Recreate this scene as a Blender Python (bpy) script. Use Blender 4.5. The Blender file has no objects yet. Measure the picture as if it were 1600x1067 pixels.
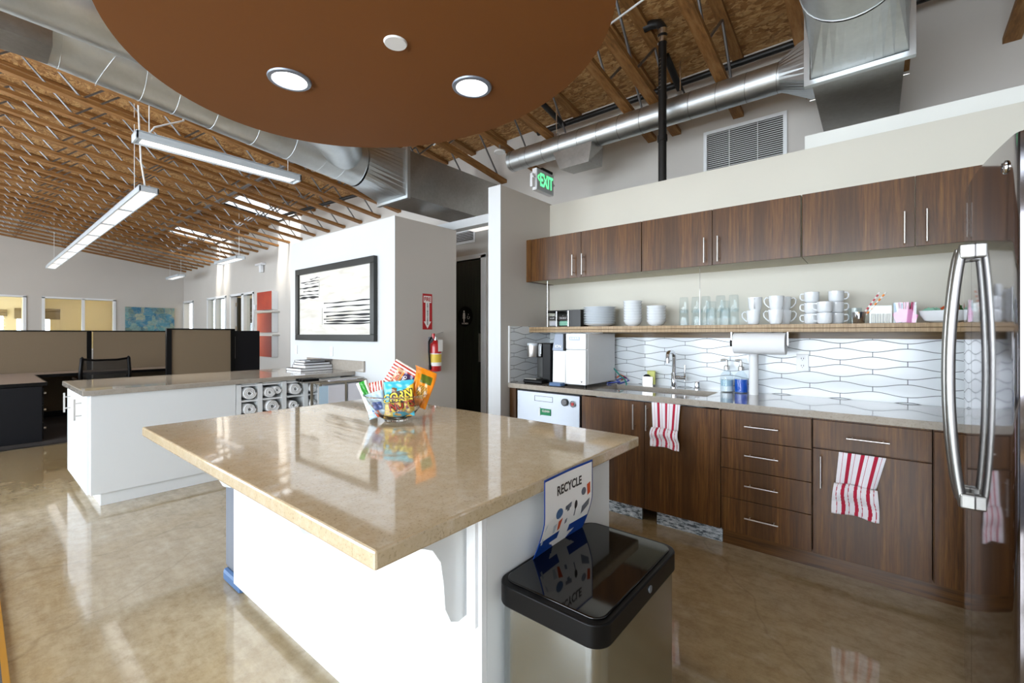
import bpy, bmesh, math, random
from math import sin, cos, pi, radians, tan, sqrt
from mathutils import Vector, Matrix
random.seed(7)
S = bpy.context.scene
COL = S.collection

# ------------------------------------------------------------------ camera
CZ = 1.35
YAW = 39.24
cam_d = bpy.data.cameras.new('camera'); cam = bpy.data.objects.new('camera', cam_d); COL.objects.link(cam)
cam.location = (0, 0, CZ); cam.rotation_euler = (radians(90), 0, radians(YAW))
cam_d.sensor_width = 36; cam_d.sensor_fit = 'HORIZONTAL'; cam_d.lens = 695/1600*36
cam_d.shift_y = -12.5/1600; cam_d.clip_start = 0.05; cam_d.clip_end = 200
S.camera = cam

# ------------------------------------------------------------------ world, sun, window light, exposure
W = bpy.data.worlds.new('sky'); S.world = W; W.use_nodes = True
bg = W.node_tree.nodes['Background']; bg.inputs['Color'].default_value = (0.80, 0.90, 1.0, 1); bg.inputs['Strength'].default_value = 6.0
sun_d = bpy.data.lights.new('sun', 'SUN'); sun = bpy.data.objects.new('sun', sun_d); COL.objects.link(sun)
sun_d.energy = 11.0; sun_d.angle = radians(14); sun_d.color = (1, 0.93, 0.82)
sun.rotation_euler = Vector((-0.10, 0.62, -1.0)).to_track_quat('-Z', 'Y').to_euler()
sun.location = (0, 0, 12)

def area(name, loc, target, sx, sy, power, col=(1, 1, 1)):
    d = bpy.data.lights.new(name, 'AREA'); d.shape = 'RECTANGLE'; d.size = sx; d.size_y = sy; d.energy = power; d.color = col
    o = bpy.data.objects.new(name, d); COL.objects.link(o); o.location = loc
    o.rotation_euler = (Vector(target)-Vector(loc)).to_track_quat('-Z', 'Y').to_euler()
    return o
FY = -3.6          # front (window) wall
DAY = (0.86, 0.93, 1.0)
for wx, ww, p in ((-1.2, 4.3, 235), (-6.2, 3.6, 200), (-10.8, 3.6, 130), (-15.2, 3.2, 110)):
    area('window_daylight', (wx, FY-0.25, 1.75), (wx, 0, 1.5), ww, 2.5, p, DAY)

S.view_settings.view_transform = 'Standard'; S.view_settings.look = 'None'
S.view_settings.gamma = 1; S.view_settings.use_curve_mapping = False
S.view_settings.exposure = 0.06
try: S.cycles.transparent_max_bounces = 32
except Exception: pass

# ------------------------------------------------------------------ helpers
def sr(h):
    h = h.lstrip('#'); c = [int(h[i:i+2], 16)/255 for i in (0, 2, 4)]
    return tuple((x/12.92 if x <= .04045 else ((x+.055)/1.055)**2.4) for x in c)+(1,)

class NT:
    def __init__(s, name):
        s.m = bpy.data.materials.new(name); s.m.use_nodes = True; s.t = s.m.node_tree; s.b = s.t.nodes['Principled BSDF']
    def n(s, typ, **kw):
        x = s.t.nodes.new(typ)
        for k, v in kw.items():
            if k in ('operation', 'blend_type', 'data_type', 'feature', 'distance', 'noise_dimensions', 'wave_type', 'bands_direction', 'wave_profile'): setattr(x, k, v)
        return x
    def l(s, a, b): s.t.links.new(a, b)
    def math(s, op, a, b=None, c=None):
        x = s.n('ShaderNodeMath', operation=op)
        for i, v in enumerate((a, b, c)):
            if v is None: continue
            if isinstance(v, (int, float)): x.inputs[i].default_value = v
            else: s.l(v, x.inputs[i])
        return x.outputs[0]
    def coord(s, scale=(1, 1, 1), rot=(0, 0, 0), loc=(0, 0, 0)):
        tc = s.n('ShaderNodeTexCoord'); mp = s.n('ShaderNodeMapping')
        mp.inputs['Scale'].default_value = scale; mp.inputs['Rotation'].default_value = rot; mp.inputs['Location'].default_value = loc
        s.l(tc.outputs['Object'], mp.inputs['Vector']); return mp.outputs[0]
    def noise(s, vec, scale, detail=4, rough=.5, dist=0):
        x = s.n('ShaderNodeTexNoise'); x.inputs['Scale'].default_value = scale; x.inputs['Detail'].default_value = detail
        x.inputs['Roughness'].default_value = rough; x.inputs['Distortion'].default_value = dist
        if vec is not None: s.l(vec, x.inputs['Vector'])
        return x.outputs['Fac']
    def ramp(s, fac, stops):
        r = s.n('ShaderNodeValToRGB'); e = r.color_ramp.elements
        while len(e) < len(stops): e.new(.5)
        for i, (p, c) in enumerate(stops): e[i].position = p; e[i].color = c
        s.l(fac, r.inputs[0]); return r.outputs[0]
    def mix(s, fac, a, b, mode='MIX'):
        x = s.n('ShaderNodeMix', data_type='RGBA', blend_type=mode)
        for i, v in ((0, fac), (6, a), (7, b)):
            if isinstance(v, (int, float)): x.inputs[i].default_value = v
            elif isinstance(v, tuple): x.inputs[i].default_value = v
            else: s.l(v, x.inputs[i])
        return x.outputs[2]
    def bump(s, h, strength=.2, dist=.01):
        x = s.n('ShaderNodeBump'); x.inputs['Strength'].default_value = strength; x.inputs['Distance'].default_value = dist
        s.l(h, x.inputs['Height']); s.l(x.outputs[0], s.b.inputs['Normal'])
    def set(s, **kw):
        names = dict(col='Base Color', rough='Roughness', metal='Metallic', coat='Coat Weight', coatr='Coat Roughness', ior='IOR', trans='Transmission Weight', spec='Specular IOR Level', em='Emission Color', ems='Emission Strength', alpha='Alpha', sheen='Sheen Weight', aniso='Anisotropic')
        for k, v in kw.items():
            i = s.b.inputs[names[k]]
            if isinstance(v, bpy.types.NodeSocket): s.l(v, i)
            else: i.default_value = v
        return s

def plain(name, col, rough=.5, **kw):
    m = NT(name); m.set(col=sr(col) if isinstance(col, str) else col, rough=rough, **kw); return m.m

def paint(name, col, rough=.7):
    m = NT(name); v = m.coord(); n = m.noise(v, 90, 3)
    c = sr(col); m.set(col=m.ramp(m.noise(v, 1.3, 2), [(.3, tuple(x*.96 for x in c[:3])+(1,)), (.7, c)]), rough=rough); m.bump(n, .05, .002); return m.m

M = {}
M['wall'] = paint('wall_greige', '#c9c4bd')
M['wall_white'] = paint('wall_white', '#cfd2d4')
M['wall_cream'] = paint('wall_cream', '#d3d0c4')
M['parapet'] = paint('parapet_white', '#eceee9')
M['trimwhite'] = plain('white_trim', '#e9ebec', .45)
M['cream_room'] = paint('office_cream', '#e3d4ae')
M['lam'] = plain('white_laminate', '#eceff2', .3)
M['lamside'] = plain('white_melamine', '#e4e8ea', .35)
M['disc'] = paint('rust_paint', '#744306', .75)
M['black'] = plain('black_plastic', '#060607', .38, spec=.2)
M['satin'] = plain('satin_steel', (.40, .40, .38, 1), .34, metal=1)
M['blackgloss'] = plain('black_gloss_plastic', '#070606', .05)
M['darkframe'] = plain('dark_olive_frame', '#1b1c17', .35)
M['blackpaint'] = plain('black_iron', '#121110', .45)
M['chrome'] = plain('polished_chrome', (.75, .76, .78, 1), .08, metal=1)
M['nickel'] = plain('brushed_nickel', (.62, .60, .57, 1), .28, metal=1)
M['porcelain'] = plain('white_porcelain', '#e9eef2', .12, coat=.6)
M['whiteplastic'] = plain('white_plastic', '#e6e8ea', .3)
M['greyplastic'] = plain('light_grey_plastic', '#c4ccd2', .35)
M['galvpost'] = plain('powder_grey', '#8b93a0', .4, metal=.6)
M['bluegrey'] = plain('blue_grey_plastic', '#4a6a93', .4)
M['taupe_metal'] = plain('taupe_metal', '#8d8474', .5, metal=.3)
M['paper'] = plain('white_paper', '#eceef0', .8)
M['papergrey'] = plain('printed_paper', '#d9d8de', .8)
M['darkfurn'] = plain('charcoal_furniture', '#0d0e13', .5, spec=.25)
M['red'] = plain('fire_red', '#b5171c', .3, coat=.5)
M['signred'] = plain('sign_red', '#b2151b', .5)
M['signwhite'] = plain('sign_white', '#f1efec', .5)
M['yellow'] = plain('label_yellow', '#e8c84a', .5)
M['signblue'] = plain('sign_blue', '#0d3f94', .4)
M['letterdark'] = plain('dark_print', '#3a3432', .6)
M['sponge'] = plain('sponge_yellow', '#d9dc86', .9)
M['bluesoap'] = plain('blue_soap', '#0b62d8', .1, trans=.35, ior=1.35)
M['whitesoap'] = plain('milky_soap', '#dfeaf0', .25)
M['greencable'] = plain('teal_cable', '#2c8f86', .5)
M['bluecable'] = plain('blue_cable', '#2140a8', .5)
M['greensign'] = plain('green_label', '#12905a', .5)
M['pink'] = plain('pink_packet', '#e88fc4', .6)
M['hotpink'] = plain('rose_packet', '#d9517f', .6)
M['bluepk'] = plain('blue_packet', '#4f86a8', .6)
M['brownsugar'] = plain('raw_sugar_packet', '#b3a489', .8)
M['mintpk'] = plain('mint_packet', '#8fc4ac', .7)
M['orange'] = plain('orange_stripe', '#ee8a24', .5)
M['redstraw'] = plain('red_stripe', '#c64452', .5)
M['brownleaf'] = plain('brown_wrapper', '#6b4420', .6)
M['greenleaf'] = plain('green_wrapper', '#2f7a35', .6)
M['redorange'] = plain('orange_wrapper', '#d0562a', .6)
M['woodblack'] = plain('dark_organizer', '#14110f', .4)

def emis(name, col, s):
    m = NT(name); m.set(col=(0.8, 0.8, 0.8, 1), em=col, ems=s); return m.m
M['lamp'] = emis('lamp_lens', (1, .97, .92, 1), 7)
M['lamp2'] = emis('linear_lens', (1, .95, .90, 1), .85)
M['fill_lens'] = emis('added_fill_lens', (1, .93, .82, 1), 26)  # strong emission for the added fill lights in the offices
M['exit'] = emis('exit_green', (.02, .95, .25, 1), 1.6)

def glass(name, col=(1, 1, 1, 1), rough=0, ior=1.45):
    return plain(name, col, rough, trans=1, ior=ior)
M['glass'] = glass('clear_glass', (.97, .99, .99, 1))
def pane(name, tint=(.95, .97, .97, 1), refl=.08):
    m = NT(name); t = m.t; tr = m.n('ShaderNodeBsdfTransparent'); tr.inputs[0].default_value = tint
    g = m.n('ShaderNodeBsdfGlossy'); g.inputs['Roughness'].default_value = 0.02; mx = m.n('ShaderNodeMixShader')
    lw = m.n('ShaderNodeLayerWeight'); lw.inputs[0].default_value = .5
    m.l(m.math('ADD', m.math('MULTIPLY', m.math('POWER', lw.outputs['Facing'], 4.0), .55), .03), mx.inputs[0]); m.l(tr.outputs[0], mx.inputs[1]); m.l(g.outputs[0], mx.inputs[2])
    m.l(mx.outputs[0], t.nodes['Material Output'].inputs[0]); return m.m
M['pane'] = pane('window_glass')
M['thinglass'] = pane('thin_glass', (.93, .96, .97, 1))
M['acrylic'] = pane('clear_acrylic', (.96, .98, .98, 1))

# concrete floor
m = NT('polished_concrete'); v = m.coord()
n1 = m.noise(v, .55, 5, .6, .6); n2 = m.noise(m.coord((1, 5, 1), (0, 0, .25)), 3.2, 6, .65); n3 = m.noise(v, 40, 3)
c = m.ramp(n1, [(.30, sr('#94794c')), (.5, sr('#b3a07d')), (.72, sr('#c4baa4'))])
c = m.mix(m.ramp(n2, [(.35, (0, 0, 0, 1)), (.75, (1, 1, 1, 1))]), c, m.mix(.5, c, sr('#8a7350')))
vo = m.n('ShaderNodeTexVoronoi'); vo.inputs['Scale'].default_value = 55; m.l(v, vo.inputs['Vector'])
speck = m.ramp(vo.outputs['Distance'], [(.03, (1, 1, 1, 1)), (.07, (0, 0, 0, 1))])
sel = m.ramp(m.noise(v, 9, 2), [(.60, (0, 0, 0, 1)), (.64, (1, 1, 1, 1))])
c = m.mix(m.mix(1.0, speck, sel, 'MULTIPLY'), c, sr('#5d4a33'))
# thin cracks: edges of large distorted cells
vc = m.n('ShaderNodeTexVoronoi', feature='DISTANCE_TO_EDGE'); vc.inputs['Scale'].default_value = .55
nv = m.n('ShaderNodeTexNoise'); nv.inputs['Scale'].default_value = 2.5; m.l(v, nv.inputs['Vector'])
mv = m.n('ShaderNodeMix', data_type='VECTOR'); mv.inputs[0].default_value = .25; m.l(v, mv.inputs[4]); m.l(nv.outputs['Color'], mv.inputs[5])
m.l(mv.outputs[1], vc.inputs['Vector'])
crack = m.ramp(vc.outputs['Distance'], [(0, (1, 1, 1, 1)), (.0012, (0, 0, 0, 1))])
c = m.mix(m.math('MULTIPLY', crack, .22), c, sr('#5a4a38'))
c = m.mix(m.ramp(m.noise(v, 14, 6, .75), [(.42, (0, 0, 0, 1)), (.7, (.42, .42, .42, 1))]), c, sr('#6f552c'))
c = m.mix(m.ramp(m.noise(m.coord((1, 1, 1), (0, 0, 0), (3, 1, 0)), 5, 5, .7), [(.55, (0, 0, 0, 1)), (.75, (.3, .3, .3, 1))]), c, sr('#d2c8b4'))
m.set(col=c, rough=m.ramp(n1, [(.3, (.07, .07, .07, 1)), (.8, (.14, .14, .14, 1))]), coat=.7, coatr=.02, spec=.55)
m.bump(n3, .012, .001); M['floor'] = m.m

def quartz(name, base, dark, lite, rough=.12):
    m = NT(name); v = m.coord(); n = m.noise(m.coord((1, 1, 1)), 130, 5, .7); n2 = m.noise(v, 26, 4, .6)
    c = m.ramp(n, [(.30, sr(dark)), (.46, sr(base)), (.62, sr(base)), (.75, sr(lite))])
    c = m.mix(m.ramp(n2, [(.45, (0, 0, 0, 1)), (.7, (.45, .45, .45, 1))]), c, sr(lite))
    vo = m.n('ShaderNodeTexVoronoi'); vo.inputs['Scale'].default_value = 85; m.l(v, vo.inputs['Vector'])
    sp = m.ramp(vo.outputs['Distance'], [(.10, (1, 1, 1, 1)), (.2, (0, 0, 0, 1))])
    se = m.ramp(m.noise(v, 30, 1), [(.62, (0, 0, 0, 1)), (.66, (.7, .7, .7, 1))])
    c = m.mix(m.mix(1.0, sp, se, 'MULTIPLY'), c, sr(dark))
    m.set(col=c, rough=rough, coat=.6, coatr=.03); return m.m
M['quartz_tan'] = quartz('tan_quartz', '#c6b393', '#988464', '#d8cab2', .08)
M['quartz_grey'] = quartz('taupe_quartz', '#a39b90', '#857c70', '#b4aea4', .14)

def wood(name, cols, grain=(30, 30, 1.2), sc=3.0, rough=.35, coat=.3, coatr=.15, fine=.3, bands=0):
    m = NT(name); v = m.coord(grain); n = m.noise(v, sc, 6, .62, .3); f = m.noise(m.coord(tuple(g*6 for g in grain)), sc, 3, .6)
    c = m.ramp(n, [(.25, sr(cols[0])), (.5, sr(cols[1])), (.75, sr(cols[2]))])
    if bands:
        b = m.noise(m.coord((bands, bands, .05)), 1.0, 1); c = m.mix(m.ramp(b, [(.42, (0, 0, 0, 1)), (.58, (.75, .75, .75, 1))]), c, sr(cols[3]))
    c = m.mix(m.math('MULTIPLY', f, fine), c, sr(cols[0]))
    m.set(col=c, rough=rough, coat=coat, coatr=coatr, spec=.35); m.bump(f, .08, .002); return m.m
M['walnut'] = wood('stained_bamboo', ('#2a1404', '#704619', '#986c34', '#4e300f'), sc=2.4, bands=7, rough=.42, coat=.26, coatr=.20, fine=.75)
M['walnut_h'] = wood('stained_bamboo_horizontal', ('#2a1606', '#634019', '#785026', '#482c10'), grain=(1.2, 30, 30), sc=2.4, rough=.35, coat=.35, fine=.45)
M['shelfwood'] = wood('bamboo_ply_edge', ('#7c6242', '#a98f6c', '#c4ad8a', '#a98f6c'), grain=(60, 4, 4), sc=2, rough=.5, coat=.1)
M['apron'] = wood('apron_wood', ('#4d381d', '#6e5530', '#826838', '#6e5530'), grain=(2, 30, 30), sc=2.5, rough=.5)
M['joist'] = wood('fir_chord', ('#5e3f1e', '#936636', '#ab8252', '#936636'), grain=(14, 1.2, 14), sc=2.6, rough=.6, coat=0)
M['under'] = plain('cabinet_underside', '#c9c2ac', .6)

# OSB
m = NT('osb'); v = m.coord((1, 2.2, 1)); vo = m.n('ShaderNodeTexVoronoi'); vo.inputs['Scale'].default_value = 22
nz = m.n('ShaderNodeTexNoise'); nz.inputs['Scale'].default_value = 6; m.l(v, nz.inputs['Vector'])
mv = m.n('ShaderNodeMix', data_type='VECTOR'); mv.inputs[0].default_value = .22; m.l(v, mv.inputs[4]); m.l(nz.outputs['Color'], mv.inputs[5])
m.l(mv.outputs[1], vo.inputs['Vector'])
sep = m.n('ShaderNodeSeparateColor'); m.l(vo.outputs['Color'], sep.inputs[0])
c = m.ramp(sep.outputs[0], [(0, sr('#84582a')), (.4, sr('#aa7c48')), (.75, sr('#c79f68')), (1, sr('#7a5028'))])
c = m.mix(m.ramp(m.noise(v, 30, 4, .7), [(.35, (.6, .6, .6, 1)), (.5, (0, 0, 0, 1))]), c, sr('#6b4318'))
m.set(col=c, rough=.7); M['osb'] = m.m

def galv(name, col=(.55, .57, .57, 1), rough=.26, streak=(1, 1, 1)):
    m = NT(name); v = m.coord(streak); vo = m.n('ShaderNodeTexVoronoi'); vo.inputs['Scale'].default_value = 45; m.l(v, vo.inputs['Vector'])
    n = m.noise(v, 4, 5, .6); sep = m.n('ShaderNodeSeparateColor'); m.l(vo.outputs['Color'], sep.inputs[0])
    cc = m.ramp(n, [(.3, tuple(x*.82 for x in col[:3])+(1,)), (.7, col)])
    cc = m.mix(m.math('MULTIPLY', sep.outputs[0], .12), cc, (.8, .82, .82, 1))
    m.set(col=cc, metal=1, rough=m.math('ADD', m.math('MULTIPLY', n, .16), rough-.08)); m.bump(m.noise(v, 2.5, 2), .035, .02); return m.m
M['galv'] = galv('galvanised_steel', (.66, .70, .72, 1), .40)
M['galv_dull'] = galv('galvanised_sheet', (.50, .50, .48, 1), .34)
M['web'] = plain('zinc_tube', (.26, .26, .27, 1), .45, metal=.9)
M['seam'] = plain('duct_seam', (.60, .63, .64, 1), .42, metal=1)

def steel(name, col, rough, vec):
    m = NT(name); n = m.noise(m.coord(vec), 4, 4, .6)
    m.set(col=col, metal=1, rough=m.math('ADD', m.math('MULTIPLY', n, .08), rough)); m.bump(n, .004, .001); return m.m
m = NT('stainless_steel'); m.set(col=(.36, .38, .375, 1), metal=1, rough=.20); m.bump(m.noise(m.coord((1, 1, .5)), 4.5, 2), .10, .03); M['steel'] = m.m
M['fridge'] = steel('fridge_steel', (.47, .45, .44, 1), .045, (40, 40, 1))
m = NT('fridge_door_steel'); m.set(col=(.33, .31, .325, 1), metal=1, rough=.07); m.bump(m.noise(m.coord((1, .6, .7)), 3.0, 2), .06, .03); M['fridge'] = m.m
M['dwsteel'] = steel('dishwasher_steel', (.42, .45, .50, 1), .36, (60, 1, 1))
M['sinksteel'] = steel('sink_steel', (.66, .68, .72, 1), .3, (30, 1, 1))
M['scuffed'] = NT('scuffed_strip').set(rough=.5, metal=.4).m
m = NT('scuffed_kick'); m.set(col=m.ramp(m.noise(m.coord((1, 1, 3)), 24, 5, .7), [(.42, sr('#4c5760')), (.5, sr('#aeb9c2')), (.65, sr('#dfe5ea'))]), rough=.5); M['scuffed'] = m.m

# carpet and fabric
m = NT('charcoal_carpet'); m.set(col=m.ramp(m.noise(m.coord(), 220, 3), [(.3, sr('#17120f')), (.7, sr('#352d29'))]), rough=1); m.bump(m.noise(m.coord(), 300, 2), .5, .01); M['carpet'] = m.m
m = NT('grey_rug'); m.set(col=m.ramp(m.noise(m.coord(), 200, 3), [(.3, sr('#3c3c40')), (.7, sr('#66666a'))]), rough=1); m.bump(m.noise(m.coord(), 260, 2), .5, .01); M['rug'] = m.m
M['rugedge'] = plain('ochre_trim', '#a8761f', .5)
m = NT('panel_fabric'); m.set(col=m.ramp(m.noise(m.coord(), 150, 3, .7), [(.3, sr('#645744')), (.7, sr('#877660'))]), rough=.95); m.bump(m.noise(m.coord(), 200, 2), .3, .004); M['fabric'] = m.m
M['desktop'] = plain('desk_laminate', '#a09186', .4)
m = NT('mesh_back'); m.set(col=sr('#1b1815'), rough=.8, alpha=.82); M['meshback'] = m.m

# wavy backsplash tile: rows of lens tiles divided by wavy grout
def tile(name, axis, x0, z0, L=.338, H=.0565, A=.0118, base='#e9eff3', grout='#5c6266'):
    m = NT(name); tc = m.n('ShaderNodeTexCoord'); sp = m.n('ShaderNodeSeparateXYZ'); m.l(tc.outputs['Object'], sp.inputs[0])
    x = m.math('DIVIDE', m.math('SUBTRACT', sp.outputs[axis], x0), L); z = m.math('DIVIDE', m.math('SUBTRACT', sp.outputs[2], z0), H)
    # boundary k: z = k + (-1)^k a cos(2 pi x)
    a = A/H
    cx = m.math('MULTIPLY', m.math('COSINE', m.math('MULTIPLY', x, 2*pi)), a)
    # even boundaries at z=2j + cx ; odd at z=2j+1 - cx
    def dist(zv, off):   # distance to nearest even integer
        q = m.math('DIVIDE', m.math('SUBTRACT', zv, off), 2.0); fr = m.math('SUBTRACT', q, m.math('ROUND', q)); return m.math('MULTIPLY', m.math('ABSOLUTE', fr), 2.0)
    de = dist(m.math('SUBTRACT', z, cx), 0.0); do = dist(m.math('ADD', z, cx), 1.0)
    dl = m.math('MULTIPLY', m.math('MINIMUM', de, do), H)
    # rows: row between boundary 2j and 2j+1 narrow where cos=+1 -> x integer ; other rows narrow at half
    q = m.math('DIVIDE', m.math('SUBTRACT', z, cx), 2.0); f = m.math('FRACT', q)
    up = m.math('ADD', q, 0)
    # inside even row if z-2j between cx and 1-cx : (z+cx-1)/2 fract > 1/2 region test
    g = m.math('FRACT', m.math('DIVIDE', m.math('SUBTRACT', m.math('ADD', z, cx), 1.0), 2.0))
    # even row where g > f (g wrapped)
    even = m.math('GREATER_THAN', g, f)
    sh = m.math('ADD', x, m.math('MULTIPLY', m.math('SUBTRACT', 1.0, even), .5))
    dv = m.math('MULTIPLY', m.math('ABSOLUTE', m.math('SUBTRACT', sh, m.math('ROUND', sh))), L)
    d = m.math('MINIMUM', dl, dv)
    fac = m.n('ShaderNodeMapRange'); m.l(d, fac.inputs[0]); fac.inputs[1].default_value = .0013; fac.inputs[2].default_value = .0026
    col = m.mix(fac.outputs[0], sr(grout), sr(base))
    m.set(col=col, rough=m.math('SUBTRACT', .75, m.math('MULTIPLY', fac.outputs[0], .62))); m.bump(fac.outputs[0], .35, .002); return m.m
M['tile'] = tile('wave_tile', 0, -.182, 1.2412, H=.0555)
M['tile_side'] = tile('wave_tile_side', 1, 3.45, 1.2412, H=.0555)

# ------------------------------------------------------------------ mesh builder
class MB:
    def __init__(s): s.v = []; s.f = []; s.mi = []; s.sm = []
    def add(s, vs, fs, m=0, smooth=False):
        o = len(s.v); s.v += [tuple(v) for v in vs]
        for i, f in enumerate(fs):
            s.f.append(tuple(o+k for k in f)); s.mi.append(m[i] if isinstance(m, list) else m); s.sm.append(smooth)
        return s
    def box(s, x0, y0, z0, x1, y1, z1, m=0):
        vs = [(x, y, z) for z in (z0, z1) for y in (y0, y1) for x in (x0, x1)]
        return s.add(vs, [(0, 2, 3, 1), (4, 5, 7, 6), (0, 1, 5, 4), (2, 6, 7, 3), (0, 4, 6, 2), (1, 3, 7, 5)], m)
    def hull8(s, b, t, m=0):   # bottom quad, top quad (ccw from above)
        return s.add(list(b)+list(t), [(3, 2, 1, 0), (4, 5, 6, 7), (0, 1, 5, 4), (1, 2, 6, 5), (2, 3, 7, 6), (3, 0, 4, 7)], m)
    def ring(s, pts, r, seg=16, m=0, caps=True, closed=False):
        pts = [Vector(p) for p in pts]; n = len(pts); rs = r if isinstance(r, (list, tuple)) else [r]*n
        t0 = (pts[1]-pts[0]).normalized(); up = Vector((0, 0, 1)) if abs(t0.z) < .9 else Vector((1, 0, 0))
        a = t0.cross(up).normalized(); rings = []
        for i, p in enumerate(pts):
            if closed: t = (pts[(i+1) % n]-pts[i-1]).normalized()
            else: t = (pts[min(i+1, n-1)]-pts[max(i-1, 0)]).normalized()
            a = (a-t*a.dot(t)).normalized(); b = t.cross(a)
            rings.append([p+(a*cos(2*pi*k/seg)+b*sin(2*pi*k/seg))*rs[i] for k in range(seg)])
        vs = [v for rg in rings for v in rg]; fs = []
        for i in range(n if closed else n-1):
            j = (i+1) % n
            for k in range(seg): fs.append((i*seg+k, j*seg+k, j*seg+(k+1) % seg, i*seg+(k+1) % seg))
        if caps and not closed: fs.append(tuple(range(seg))); fs.append(tuple((n-1)*seg+k for k in reversed(range(seg))))
        return s.add(vs, fs, m, True)
    def cyl(s, p0, p1, r0, r1=None, seg=20, m=0, caps=True): return s.ring([p0, p1], [r0, r0 if r1 is None else r1], seg, m, caps)
    def lathe(s, prof, c=(0, 0, 0), seg=32, m=0):   # profile of (r,z); r=0 collapses
        vs = []; idx = []
        for r, z in prof:
            if r < 1e-6: idx.append([len(vs)]*seg); vs.append((c[0], c[1], c[2]+z))
            else:
                idx.append(list(range(len(vs), len(vs)+seg)))
                vs += [(c[0]+r*cos(2*pi*k/seg), c[1]+r*sin(2*pi*k/seg), c[2]+z) for k in range(seg)]
        fs = []
        for i in range(len(prof)-1):
            for k in range(seg):
                q = [idx[i][k], idx[i][(k+1) % seg], idx[i+1][(k+1) % seg], idx[i+1][k]]
                u = []
                for x in q:
                    if x not in u: u.append(x)
                if len(u) > 2: fs.append(tuple(u))
        return s.add(vs, fs, m, True)
    def prism(s, poly, axis, a0, a1, m=0):   # poly in the two other axes
        def P(p, a): return {0: (a, p[0], p[1]), 1: (p[0], a, p[1]), 2: (p[0], p[1], a)}[axis]
        n = len(poly); vs = [P(p, a0) for p in poly]+[P(p, a1) for p in poly]
        fs = [tuple(range(n)), tuple(range(2*n-1, n-1, -1))]+[(i, i+n, (i+1) % n+n, (i+1) % n) for i in range(n)]
        return s.add(vs, fs, m)
    def grid(s, fn, nu, nv, mf=None, smooth=True):
        vs = [fn(i/nu, j/nv) for j in range(nv+1) for i in range(nu+1)]; fs = []; ms = []
        for j in range(nv):
            for i in range(nu):
                fs.append((j*(nu+1)+i, j*(nu+1)+i+1, (j+1)*(nu+1)+i+1, (j+1)*(nu+1)+i)); ms.append(mf((i+.5)/nu, (j+.5)/nv) if mf else 0)
        return s.add(vs, fs, ms, smooth)
    def build(s, name, mats, parent=None, bevel=0, seg=2, sharp=35, solid=0, weld=False):
        me = bpy.data.meshes.new(name); me.from_pydata(s.v, [], s.f)
        if not isinstance(mats, (list, tuple)): mats = [mats]
        for x in mats: me.materials.append(M[x] if isinstance(x, str) else x)
        me.polygons.foreach_set('material_index', s.mi); me.polygons.foreach_set('use_smooth', s.sm)
        bm = bmesh.new(); bm.from_mesh(me)
        if weld: bmesh.ops.remove_doubles(bm, verts=bm.verts, dist=1e-5)
        bmesh.ops.recalc_face_normals(bm, faces=bm.faces); bm.to_mesh(me); bm.free()
        if any(s.sm): me.set_sharp_from_angle(angle=radians(sharp))
        o = bpy.data.objects.new(name, me); COL.objects.link(o)
        if parent is not None: o.parent = parent
        if solid:
            md = o.modifiers.new('solid', 'SOLIDIFY'); md.thickness = solid; md.offset = 0
        if bevel:
            md = o.modifiers.new('bevel', 'BEVEL'); md.width = bevel; md.segments = seg; md.limit_method = 'ANGLE'; md.angle_limit = radians(40)
        return o

def tag(o, label, cat, group=None):
    o['label'] = label; o['category'] = cat
    if group: o['group'] = group
    return o
def thing(name, label, cat, loc=(0, 0, 0), rz=0, group=None):
    o = bpy.data.objects.new(name, None); COL.objects.link(o); o.empty_display_size = .05; o.location = loc; o.rotation_euler = (0, 0, rz)
    return tag(o, label, cat, group)
def struct(o): o['kind'] = 'structure'; return o
def box(name, mat, a, b, parent=None, bevel=0):
    return MB().box(*a, *b).build(name, mat, parent, bevel)
def dup(root, loc=None, rz=None, label=None, group=None):
    r = root.copy(); COL.objects.link(r)
    if loc is not None: r.location = loc
    if rz is not None: r.rotation_euler = (0, 0, rz)
    if label: r['label'] = label
    if group: r['group'] = group
    for ch in list(root.children):
        c = ch.copy(); COL.objects.link(c); c.parent = r
        for g in list(ch.children):
            d = g.copy(); COL.objects.link(d); d.parent = c
    return r
def text_mesh(txt, size, bold=0.0, ext=0.0, align='CENTER', spacing=1.0):
    cu = bpy.data.curves.new('lettering', 'FONT'); cu.body = txt; cu.size = size; cu.align_x = align; cu.align_y = 'CENTER'
    cu.offset = bold; cu.extrude = ext; cu.space_character = spacing; cu.resolution_u = 3
    o = bpy.data.objects.new('lettering', cu); COL.objects.link(o)
    dg = bpy.context.evaluated_depsgraph_get(); me = bpy.data.meshes.new_from_object(o.evaluated_get(dg)); bpy.data.objects.remove(o); return me
def letters(name, txt, size, mat, parent, frame, bold=0., ext=.0004, sx=1.0, spacing=1.0):
    """frame(u,v,w)->point; text plane u right, v up, w out"""
    me = text_mesh(txt, size, bold, ext, spacing=spacing)
    for v in me.vertices: v.co = frame(v.co.x*sx, v.co.y, v.co.z+ext)
    me.materials.clear(); me.materials.append(M[mat]); o = bpy.data.objects.new(name, me); COL.objects.link(o); o.parent = parent; return o

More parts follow.
